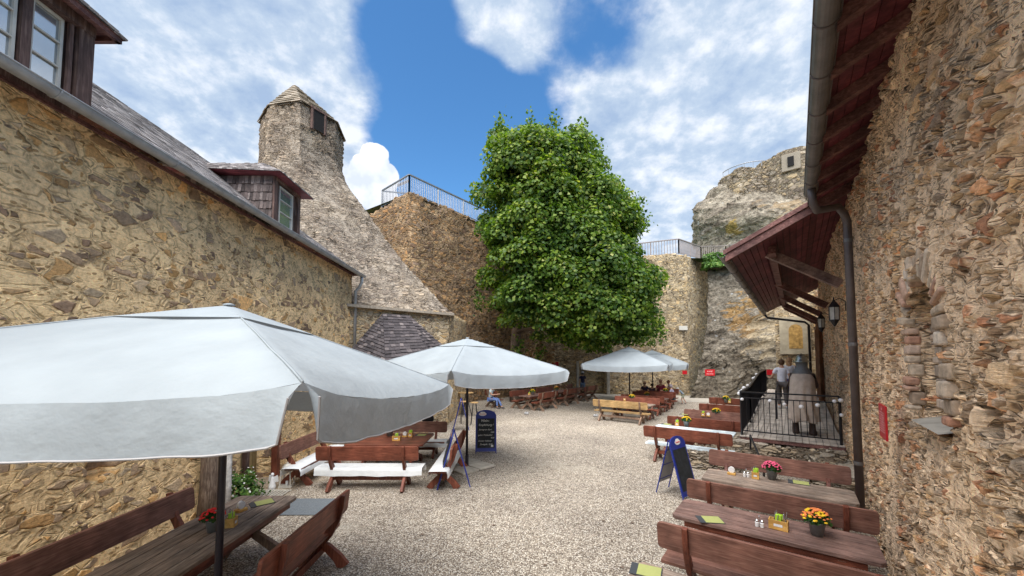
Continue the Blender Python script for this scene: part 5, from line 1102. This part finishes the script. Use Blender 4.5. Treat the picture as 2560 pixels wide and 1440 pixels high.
# ---------------- easel boards
def text(body, size, m, parent, loc, rot, name='lettering', align='CENTER', ext=.0015, shear=0):
    c = bpy.data.curves.new(name, 'FONT'); c.body = body; c.size = size; c.align_x = align; c.extrude = ext; c.shear = shear; c.materials.append(m)
    tmp = bpy.data.objects.new('tmp', c); me = bpy.data.meshes.new_from_object(tmp); bpy.data.objects.remove(tmp); bpy.data.curves.remove(c)
    me.materials.clear(); me.materials.append(m); o = bpy.data.objects.new(name, me); COL.objects.link(o); o.parent = parent; o.location = loc; o.rotation_euler = rot; return o
def easel(label, loc, rz, written=False, spread=.62, hgt=1.25, w_=.60):
    "front faces -y; panel leans back"
    t_ = thing('easel_board', label, 'chalkboard', loc, rz, 'blue easel boards'); th = math.atan2(spread/2, hgt); fy = -spread/2
    R_f = Matrix.Rotation(-th, 3, 'X')
    def fp(x, z, o_=0): v = R_f @ Vector((x, o_, z)); return Vector((v.x, v.y+fy, v.z))
    Hh = hgt/cos(th)
    q = MB(); arc = [(-w_/2, .06), (w_/2, .06), (w_/2, Hh-.16)]+[(w_/2*cos(a_), Hh-.16+.16*sin(a_)) for a_ in np.linspace(0.15, pi-.15, 10)]+[(-w_/2, Hh-.16)]
    n = len(arc); q.add([fp(x, z, -.012) for x, z in arc]+[fp(x, z, .012) for x, z in arc], [tuple(range(n)), tuple(range(2*n-1, n-1, -1))]+[(i, n+i, n+(i+1)%n, (i+1)%n) for i in range(n)]); pn = q.build('panel', M['blue'], t_)
    q = MB(); q.add([fp(x, z, -.016) for x, z in ((-w_/2+.04,.16),(w_/2-.04,.16),(w_/2-.04,Hh-.26),(-w_/2+.04,Hh-.26))], [(0,1,2,3)]); q.build('writing_surface', M['board'], pn, fix=False)
    bk = MB(); R_b = Matrix.Rotation(th, 3, 'X')
    def bp(x, z, o_=0): v = R_b @ Vector((x, o_, z)); return Vector((v.x, v.y-fy, v.z))
    bk.add([bp(x, z) for x, z in ((-w_/2+.06,.22),(w_/2-.06,.22),(w_/2-.06,Hh-.2),(-w_/2+.06,Hh-.2))], [(0,1,2,3)]); bk.build('back_panel', M['boardback'], t_, fix=False)
    for s in (-1, 1):
        MB().tube([fp(s*w_/2, 0), fp(s*w_/2, Hh-.14)], .014, 8).build('leg', M['blue'], t_); MB().tube([bp(s*(w_/2-.05), 0), bp(s*(w_/2-.05), Hh-.05)], .013, 8).build('leg', M['blue'], t_)
    for z in (.3, .62, .95): MB().tube([bp(-w_/2+.05, z), bp(w_/2-.05, z)], .010, 6).build('crossbar', M['blue'], t_)
    q = MB(); n = 24; lc = (-.10 if written else 0, Hh-.13); q.add([fp(lc[0]+.115*cos(2*pi*k/n), lc[1]+.052*sin(2*pi*k/n)+(.02 if n/8 < k < 3*n/8 else 0), -.018) for k in range(n)], [tuple(range(n))]); q.build('logo_oval', M['white'], pn, fix=False)
    text('Zwettler', .052, M['red'], pn, fp(lc[0], lc[1]-.015, -.021), (pi/2+th*-1, 0, 0))
    if written:
        z = Hh-.36
        for bdy, sz, x, dz_ in (('Wein-', .10, -.03, .0), ('Empfehlung !', .085, .0, .12), ('Sauvignon blanc', .062, -.02, .25), ('4,80', .062, .19, .33), ('gelber Muskateller', .058, -.02, .41), ('4,50', .058, .19, .49), ('Grüner Veltliner', .060, -.03, .58), ('Zweigelt  4,20', .064, .0, .68)):
            text(bdy, sz, M['chalk'], pn, fp(x, z-dz_, -.02), (pi/2-th, 0, 0), shear=.25)
        q = MB(); q.add([fp(x, z2, -.0205) for x, z2 in ((.15,.19),(.22,.19),(.22,.25),(.15,.25))], [(0,1,2,3)]); q.build('price_note', M['paper'], pn, fix=False)
    return t_
e1 = easel('blue easel board with chalk wine list facing the camera', G(1213, 1134)+Vector((0,.3,0)), radians(4), True)
easel('blue easel board seen edge-on like a letter A in front of the second umbrella pole', G(1129, 1222)+Vector((0,.25,0)), radians(-79), False, spread=.72, w_=.55)
easel('slender easel board seen edge-on beside the bar stools, behind the umbrella pole', G(1150, 1078)+Vector((0,.3,0)), radians(-82), False, spread=.62, w_=.5)
easel('blue easel board with blank dark panel leaning towards the right-hand tables', (G(1700, 1245)+G(1650, 1235))/2+Vector((.2,.15,0)), radians(40), False, spread=.62, w_=.62, hgt=1.2)
# bar stools and side tables
def stool(label, loc, h_=.95):
    t_ = thing('bar_stool', label, 'bar stool', loc, 0, 'bar stools'); MB().lathe([(.17,h_-.035),(.175,h_-.02),(.165,h_)], n=18).build('seat', M['wood_light'], t_)
    for k in range(4):
        a_ = pi/4+k*pi/2; MB().tube([(.08*cos(a_), .08*sin(a_), h_-.03), (.21*cos(a_), .21*sin(a_), 0)], .014, 6).build('leg', M['black'], t_)
    MB().tube([(.15*cos(a_), .15*sin(a_), .4) for a_ in np.linspace(0, 2*pi, 17)], .009, 5).build('foot_ring', M['black'], t_); return t_
st = stool('round-topped bar stool right of the umbrella pole, behind the wine list board', G(1186, 1062))
dup(st, G(1160, 1058), .3, 'round-topped bar stool just left of the umbrella pole', 'bar stools')
t_ = thing('bistro_table', 'high bistro table with light round top behind the second umbrella pole', 'table', G(1172, 1040)+Vector((-.15,0,0))); MB().lathe([(.36,1.10),(.37,1.12),(.36,1.14)], n=22).build('tabletop', M['wood_light'], t_)
for k in range(3): a_ = k*2.1; MB().tube([(0,0,1.1), (.30*cos(a_), .30*sin(a_), 0)], .018, 6).build('leg', M['black'], t_)
hp_ = G(1060, 1062); t_ = thing('handbag', 'black handbag on the bench back behind the square table', 'bag', (-2.55, 11.75, .93)); MB().lathe([(.17,0),(.19,.04),(.17,.16),(.12,.2)], n=12, sq=(1,.45)).build('bag_body', M['black'], t_, True)
q = MB(); [q.tube([(x-.04,0,.18),(x-.02,0,.52)], .008, 5).tube([(x+.04,0,.18),(x+.02,0,.52)], .008, 5) for x in (-.09,.09)]; q.build('strap', M['black'], t_)
# small props on the left
t_ = thing('floor_lantern', 'cream painted lantern with arched top by the left wall', 'lantern', G(717, 1216), .2); q = MB()
for sx in (-1,1):
    for sy in (-1,1): q.bar((sx*.11, sy*.11, .03), (sx*.085, sy*.085, .36), .022)
q.box((0,0,.02), (.27,.27,.04)); q.box((0,0,.37), (.22,.22,.03)); q.build('frame', M['cream'], t_); MB().lathe([(.11,.385),(.10,.44),(.06,.49),(.02,.50),(.02,.53)], n=12).build('dome', M['cream'], t_); MB().lathe([(.03,.04),(.03,.12)], n=10).build('candle', M['white'], t_)
t_ = thing('angel_figurine', 'small white winged figurine beside the cream lantern', 'figurine', G(680, 1224)); MB().lathe([(.085,0),(.07,.08),(.035,.22),(.03,.27),(.012,.29)], n=14).build('robe', M['white'], t_, True); MB().lathe([(.005,.28),(.03,.30),(.034,.325),(.025,.35),(.004,.36)], n=12).build('head', M['white'], t_, True)
q = MB(); [q.add([(0,.02,.26),(s*.09,.03,.30),(s*.11,.04,.16),(0,.03,.14),(0,.04,.26),(s*.09,.045,.30),(s*.11,.055,.16),(0,.045,.14)], [(0,1,2,3),(4,7,6,5),(0,4,5,1),(1,5,6,2),(2,6,7,3)]) for s in (-1,1)]; q.build('wings', M['white'], t_)
ms = (G(716,1249)+G(822,1246)+G(700,1299))/3; q = MB().box((0,0,0), (1.05,.80,.014)); o = q.build('doormat', M['mat_fabric'], bevel=.004); o.location = (-3.85, 7.55, .012); tag(o, 'grey-blue doormat lying on the gravel beside the table end', 'doormat')
q = MB(); [q.bar((-.35+.07*k, -.2, .03), (-.35+.07*k, .2, .03), .02, .02) for k in range(11)]; q.bar((-.38,-.2,.03),(.38,-.2,.03),.03,.025); q.bar((-.38,.2,.03),(.38,.2,.03),.03,.025); o = q.build('floor_grate', M['cream']); o.location = G(668, 1238); tag(o, 'pale slatted grate on the ground by the flowering shrub', 'grate')
# little black and white lumps on the gravel (spots)
o = MB().lathe([(.02,0),(.09,.02),(.10,.07),(.06,.12),(.01,.13)], n=12, sq=(1.2,.8)); sp_ = o.build('ground_spotlight', plain('black_white_paint', (.35,.35,.35), .4, nz=.98, sc=11), smooth=True); sp_.location = G(1316, 1036); tag(sp_, 'small black and white lump on the gravel by the curved-leg bench', 'spotlight')
o2 = sp_.copy(); COL.objects.link(o2); o2.location = G(1489, 1042); o2['label'] = 'small black and white lump on the gravel left of the light wood bench'
# signs
def sign(label, loc, rz, w_, h_, m='red', lines=(), tsz=.06, th_=.02):
    t_ = thing('red_sign', label, 'sign', loc, rz); MB().box((0,0,0), (w_, th_, h_)).build('plate', M[m], t_, bevel=.004)
    for (b, z, sz) in lines: text(b, sz, M['redtext'] if m == 'red' else M['white'], t_, (0, -th_/2-.002, z), (pi/2, 0, 0))
    return t_
# information board on the right wall (faces the courtyard)
lns = [('i', .13, .06)]+[('————————', .10-.028*k, .034) for k in range(9)]
sign('red information sign with pale lines of text on the right wall by the downpipe', RW(6.35, DW-.10, 2.12), ANG_S+pi, .42, .40, lines=lns)
q = P(1769, 931, 26.3); sign('red sign with pale lettering on the grey courtyard rock', (q.x, 26.0, q.z), 0, .66, .42, lines=[('KASSE', .04, .13), ('EINGANG', -.12, .10)])
q = P(1711, 931, 28.1); sign('small faded red sign on the back wall left of the rock', (q.x, 28.05, q.z), 0, .34, .26)
q = P(1387, 911, 26.4); sign('red sign standing beside the tree, above the row of benches', (q.x, 26.4, q.z), 0, .52, .36, lines=[('INFO', -.03, .10)])
q = MB().bar((q.x+.1, 26.43, 0), (q.x+.1, 26.43, q.z), .14, .05); tag(q.build('red_post', M['red']), 'narrow red post below the red sign beside the tree', 'post')
q = P(1926, 931, 20.5); sign('red sign at the far end of the deck railing', (q.x, 20.5, q.z), -.3, .34, .28)
# ================================================================== PEOPLE
def skin(name, V, E, R, m, parent, sub=1, root=0):
    me = bpy.data.meshes.new(name); me.from_pydata(V, E, []); o = bpy.data.objects.new(name, me); COL.objects.link(o); o.parent = parent
    md = o.modifiers.new('skin', 'SKIN'); md.use_smooth_shade = True
    if not me.skin_vertices: raise RuntimeError('no skin layer')
    for i, r_ in enumerate(R):
        sv = me.skin_vertices[0].data[i]; sv.radius = (r_, r_) if isinstance(r_, (int, float)) else r_; sv.use_root = (i == root)
    if sub: s_ = o.modifiers.new('sub', 'SUBSURF'); s_.levels = sub; s_.render_levels = sub
    me.materials.append(m); return o
def person(label, loc, rz, sc=1.0, J=None, top=(.02,.02,.05), bottom=(.1,.15,.3), hair=(.05,.03,.02), hat=None, long_legs=True, sleeves=.55, shorts=False, shoes=(.5,.5,.5), longhair=False, skirt=False, bag=None):
    "faces +y.  joints in metres for a 1.75 m figure"
    t_ = thing('person', label, 'person', loc, rz); t_.scale = (sc,)*3
    j = dict(pel=(0,0,.95), wai=(0,.0,1.10), che=(0,-.01,1.30), neb=(0,-.01,1.45), nec=(0,0,1.52), hea=(0,.02,1.62), crn=(0,.01,1.72), nos=(0,.115,1.61),
             shl=(-.17,-.01,1.40), ell=(-.24,-.03,1.13), wrl=(-.25,.04,.88), hal=(-.25,.06,.80), shr=(.17,-.01,1.40), elr=(.24,-.03,1.13), wrr=(.25,.04,.88), har=(.25,.06,.80),
             hil=(-.09,0,.90), knl=(-.10,.02,.50), anl=(-.10,-.02,.09), tol=(-.11,.15,.03), hir=(.09,0,.90), knr=(.10,.02,.50), anr=(.10,-.02,.09), tor=(.11,.15,.03))
    if J: j.update(J)
    R = dict(pel=(.14,.10), wai=(.125,.09), che=(.15,.10), neb=(.075,.06), nec=.05, hea=(.08,.095), crn=(.06,.07), nos=.018, shl=.06, ell=.043, wrl=.03, hal=(.035,.02), shr=.06, elr=.043, wrr=.03, har=(.035,.02), hil=.085, knl=.055, anl=.038, tol=(.035,.025), hir=.085, knr=.055, anr=.038, tor=(.035,.025))
    names = list(j); ix = {n_: i for i, n_ in enumerate(names)}; V = [j[n_] for n_ in names]; RR = [R[n_] for n_ in names]
    E = [('pel','wai'),('wai','che'),('che','neb'),('neb','nec'),('nec','hea'),('hea','crn'),('hea','nos'),('neb','shl'),('shl','ell'),('ell','wrl'),('wrl','hal'),('neb','shr'),('shr','elr'),('elr','wrr'),('wrr','har'),('pel','hil'),('hil','knl'),('knl','anl'),('anl','tol'),('pel','hir'),('hir','knr'),('knr','anr'),('anr','tor')]
    EE = [(ix[a_], ix[b_]) for a_, b_ in E]
    for hh, ww in (('hal','wrl'), ('har','wrr')):
        h0 = Vector(j[hh]); d = (h0-Vector(j[ww])).normalized(); sdv = d.cross(Vector((1,0,0))); sdv = sdv.normalized() if sdv.length > .1 else Vector((0,1,0))
        for k, (o_, ln) in enumerate(((-.028,.06),(-.010,.075),(.010,.07),(.028,.055))):
            a_ = len(V); V.append(tuple(h0+sdv*o_+d*ln*.5)); V.append(tuple(h0+sdv*o_*1.1+d*ln+Vector((0,.01,0)))); RR += [.009,.007]; EE += [(ix[hh], a_), (a_, a_+1)]
        a_ = len(V); V.append(tuple(h0+sdv*.05-d*.01)); RR.append(.009); EE.append((ix[hh], a_))
    skin('body', V, EE, RR, M['skin'], t_, 1, ix['pel'])
    def sub_(nm, ns, edges, rr, col, ext=None):
        ii = {n_: k for k, n_ in enumerate(ns)}; VV = [j[n_] if n_ in j else ext[n_] for n_ in ns]; return skin(nm, VV, [(ii[a_], ii[b_]) for a_, b_ in edges], [rr[n_] for n_ in ns], plain('cloth_%.2f_%.2f_%.2f' % col, col, .85, nz=.12, sc=14), t_, 1, 0)
    ex = {}
    for s in 'lr': ex['sl'+s] = tuple(Vector(j['sh'+s]).lerp(Vector(j['el'+s]), sleeves))
    rs = dict(pel=(.165,.12), wai=(.15,.11), che=(.175,.12), neb=(.09,.075), shl=.078, shr=.078, sll=.066, slr=.066)
    sub_('shirt', ['wai','pel','che','neb','shl','shr','sll','slr'], [('pel','wai'),('wai','che'),('che','neb'),('neb','shl'),('neb','shr'),('shl','sll'),('shr','slr')], rs, top, ex)
    for s in 'lr': ex['kk'+s] = tuple(Vector(j['hi'+s]).lerp(Vector(j['kn'+s]), .85)); ex['aa'+s] = tuple(Vector(j['kn'+s]).lerp(Vector(j['an'+s]), .93))
    ex['plo'] = tuple(Vector(j['pel'])+Vector((0,0,-.02)))
    if shorts: sub_('shorts', ['plo','hil','hir','kkl','kkr'], [('plo','hil'),('plo','hir'),('hil','kkl'),('hir','kkr')], dict(plo=(.16,.115), hil=.105, hir=.105, kkl=.088, kkr=.088), bottom, ex)
    else: sub_('trousers', ['plo','hil','hir','knl','knr','aal','aar'], [('plo','hil'),('plo','hir'),('hil','knl'),('hir','knr'),('knl','aal'),('knr','aar')], dict(plo=(.16,.115), hil=.10, hir=.10, knl=.072, knr=.072, aal=.056, aar=.056), bottom, ex)
    for s in 'lr':
        a_ = Vector(j['an'+s]); b_ = Vector(j['to'+s]); skin('shoe', [tuple(a_-Vector((0,.04,.03))), tuple(a_.lerp(b_, .5)), tuple(b_+Vector((0,.02,0)))], [(0,1),(1,2)], [.045,.045,.038], plain('shoe_%.2f' % shoes[0], shoes, .6), t_, 1, 0)
    hd = Vector(j['hea']); cr = Vector(j['crn']); hm = plain('hair_%.2f' % hair[0], hair, .7, nz=.3, sc=60)
    q = MB(); c_ = hd.lerp(cr, .45)+Vector((0,-.018,0)); q.lathe([(.03,-.10),(.085,-.075),(.105,-.02),(.10,.045),(.065,.095),(.01,.115)], c_, 14, sq=(.92,1.05))
    if longhair: q.lathe([(.05,-.30),(.085,-.22),(.09,-.1),(.07,0)], c_+Vector((0,-.03,0)), 12, sq=(1,.7))
    q.build('hair', hm, t_, True)
    # eyes and ears
    q = MB(); [q.lathe([(.002,-.007),(.009,0),(.002,.007)], hd+Vector((s*.032,.092,.012)), 6) for s in (-1,1)]; q.build('eyes', M['black'], t_)
    if hat:
        col, kind = hat; hm2 = plain('hat_%.2f_%.2f' % (col[0], col[1]), col, .8, nz=.1, sc=20); q = MB()
        if kind == 'cap': q.lathe([(.112,-.01),(.115,.03),(.10,.08),(.05,.115),(.005,.12)], c_+Vector((0,.012,.015)), 16); q.box(c_+Vector((0,.14,.01)), (.14,.12,.012))
        else: q.lathe([(.17,-.03),(.16,-.015),(.112,.01),(.11,.05),(.08,.10),(.01,.115)], c_+Vector((0,.01,.01)), 16)
        q.build('hat', hm2, t_, True)
    if bag: 
        q = MB().lathe([(.10,0),(.12,.05),(.11,.22),(.06,.26)], Vector(bag[1]), 10, sq=(.5,1.2)); q.tube([Vector(bag[1])+Vector((0,-.08,.24)), Vector(j['shr'])+Vector((.02,-.05,.06)), Vector(j['shr'])+Vector((.02,.06,.05)), Vector(bag[1])+Vector((0,.08,.24))], .01, 5); q.build('shoulder_bag', plain('bag_cloth', bag[0], .7), t_)
    return t_
person('man in navy shirt, denim shorts and white cap near the back wall portal', G(1457, 991), 0, 1.0, J=dict(knl=(-.10,.10,.50), anl=(-.10,.16,.10), tol=(-.11,.33,.05), anr=(.10,-.14,.10), tor=(.11,.02,.03)), top=(.022,.02,.05), bottom=(.16,.22,.32), hat=((.62,.60,.62), 'cap'), shorts=True, shoes=(.6,.58,.58))
pw = RW(17.2, -.42, dz(17.2)); person('woman in a white T-shirt and dark shorts walking away on the deck', pw, ANG_S-pi/2+.1, 1.03, J=dict(ell=(-.30,.02,1.12), wrl=(-.36,.22,1.10), hal=(-.38,.30,1.12), knl=(-.10,.14,.52), anl=(-.10,.06,.12), tol=(-.11,.24,.08), anr=(.10,-.16,.14), tor=(.11,-.02,.05)), top=(.70,.70,.76), bottom=(.10,.085,.08), hair=(.10,.05,.025), shorts=False)
pw = RW(18.2, -.20, dz(18.2)); person('blond woman in white with a red shoulder bag on the deck, beside the cloaked figure', pw, ANG_S-pi/2-.1, 1.03, top=(.60,.58,.60), bottom=(.03,.03,.10), hair=(.42,.24,.12), longhair=True, bag=((.25,.02,.03), (.20,-.06,.92)))
# small child bending forward, left hand on the bench
pc = G(1706, 1010); person('small child in a white sun hat, blue top and pale shorts leaning on the bench', pc, radians(82), .62, J=dict(pel=(0,-.10,.93), wai=(0,.0,1.06), che=(0,.16,1.22), neb=(0,.27,1.33), nec=(0,.33,1.38), hea=(0,.42,1.46), crn=(0,.42,1.57), nos=(0,.52,1.43), shl=(-.16,.24,1.28), ell=(-.22,.40,1.12), wrl=(-.20,.56,1.06), hal=(-.20,.62,1.05), shr=(.16,.24,1.28), elr=(.22,.40,1.10), wrr=(.20,.56,1.04), har=(.20,.62,1.03), knl=(-.11,.10,.50), anl=(-.11,.0,.09), tol=(-.11,.16,.03), hil=(-.09,-.08,.88), hir=(.09,-.08,.88), knr=(.11,-.16,.50), anr=(.11,-.38,.12), tor=(.11,-.24,.03)), top=(.25,.33,.42), bottom=(.38,.40,.30), hat=((.72,.70,.66), 'sun'), shorts=True, shoes=(.12,.10,.10))
SIT = dict(pel=(0,-.08,.52), wai=(0,-.08,.68), che=(0,-.03,.88), neb=(0,.0,1.03), nec=(0,.03,1.10), hea=(0,.07,1.20), crn=(0,.06,1.30), nos=(0,.165,1.19), shl=(-.17,0,.98), ell=(-.25,.12,.76), wrl=(-.16,.34,.78), hal=(-.12,.42,.79), shr=(.17,0,.98), elr=(.25,.12,.76), wrr=(.16,.34,.78), har=(.12,.42,.79), hil=(-.09,-.04,.50), knl=(-.12,.40,.50), anl=(-.12,.42,.09), tol=(-.13,.58,.03), hir=(.09,-.04,.50), knr=(.12,.40,.50), anr=(.12,.42,.09), tor=(.13,.58,.03))
person('seated guest in dark clothes at the left end of the rear middle table', RW(23.95, -7.5), AN+pi, 1, J=SIT, top=(.03,.025,.06), bottom=(.03,.03,.05), hair=(.30,.18,.12))
person('seated dark-haired guest in the middle of the rear middle table', RW(23.95, -7.05), AN+pi, .92, J=SIT, top=(.05,.03,.05), bottom=(.03,.03,.05), hair=(.015,.012,.012))
person('large seated guest in a wine red shirt at the rear middle table', RW(23.95, -6.55), AN+pi, 1.12, J=SIT, top=(.22,.02,.05), bottom=(.03,.03,.05), hair=(.38,.20,.14))
person('woman in a pale pink top sitting at the bench end and turning to the child', G(1674, 1001), AN+pi*.6, .98, J=SIT, top=(.62,.38,.40), bottom=(.55,.50,.48), hair=(.25,.10,.06))
person('seated guest in a grey-lilac top next to the woman in pink', RW(23.2, -5.75), AN+pi*.5, .95, J=SIT, top=(.30,.28,.36), bottom=(.10,.10,.12), hair=(.30,.26,.30))
pp_ = G(1228, 1022)+Vector((0,.18,0)); SJ = dict(SIT); SJ.update(knl=(-.10,.36,.52), anl=(-.06,.62,.10), tol=(-.04,.78,.04)); person('person in blue jeans and pale top sitting half hidden under the second umbrella', pp_+Vector((0,.1,0)), radians(-115), 1, J=SJ, top=(.50,.58,.58), bottom=(.13,.20,.42), hair=(.1,.06,.04), shoes=(.10,.09,.09))
# cloaked knight figure
kp = RW(13.15, .13, .78); KN = thing('knight_figure', 'tall knight figure in a long grey cloak and steel helmet standing on the deck', 'statue', kp, ANG_S-pi/2-.15)
skin('body', [(0,0,1.02),(0,0,1.3),(0,0,1.62),(0,0,1.75),(0,.02,1.92),(-.13,0,.92),(-.17,0,.5),(-.20,-.02,.12),(-.23,.14,.05),(.13,0,.92),(.17,0,.5),(.20,-.02,.12),(.23,.14,.05),(-.22,0,1.6),(-.3,.1,1.3),(-.2,.3,1.25),(.22,0,1.6),(.3,.1,1.3),(.2,.3,1.25)], [(0,1),(1,2),(2,3),(3,4),(0,5),(5,6),(6,7),(7,8),(0,9),(9,10),(10,11),(11,12),(2,13),(13,14),(14,15),(2,16),(16,17),(17,18)], [.17,.17,.18,.07,.10,.11,.08,.07,.06,.11,.08,.07,.06,.08,.06,.05,.08,.06,.05], M['leather'], KN, 1, 0)
n, k_ = 96, 30; vs = []
for j_ in range(k_+1):
    f = j_/k_; z = .38+(1.70-.38)*(1-f)
    w_ = .11+.14*min(1, f*7)**.5+.055*f; d_ = .10+.13*min(1, f*5)**.7+.13*f
    for i in range(n+1):
        a_ = radians(-250)+radians(320)*i/n; fold = 1+(.03+.16*f)*sin(a_*9+2.5*sin(f*3))*f+.05*f*noise.noise(Vector((a_*2.2, f*2, 5))); vs.append((w_*cos(a_)*fold, d_*sin(a_)*fold*1.05-.02, z+(.03*sin(a_*4)+.05*noise.noise(Vector((a_*2,0,8))))*f))
q = MB().add(vs, [(j_*(n+1)+i, j_*(n+1)+i+1, (j_+1)*(n+1)+i+1, (j_+1)*(n+1)+i) for j_ in range(k_) for i in range(n)]); ck = q.build('cloak', M['cloak'], KN, True, fix=False); sm = ck.modifiers.new('thick', 'SOLIDIFY'); sm.thickness = .012
MB().lathe([(.22,1.60),(.225,1.66),(.19,1.73),(.155,1.78),(.13,1.84),(.14,1.92),(.14,1.98)], n=26, sq=(1,.85)).build('mail_coif', M['mail'], KN, True)
MB().lathe([(.195,1.955),(.20,1.968),(.14,2.0),(.132,2.06),(.10,2.12),(.05,2.155),(.012,2.165),(.010,2.20)], n=22, sq=(1,1.05)).build('helmet', M['helmet'], KN, True)
for s in (-1, 1): MB().lathe([(.07,.02),(.085,.05),(.075,.12),(.07,.3),(.085,.44)], (s*.18, 0, 0), 12).box((s*.2, .12, .05), (.11,.24,.09)).build('boot', M['leather'], KN, True)
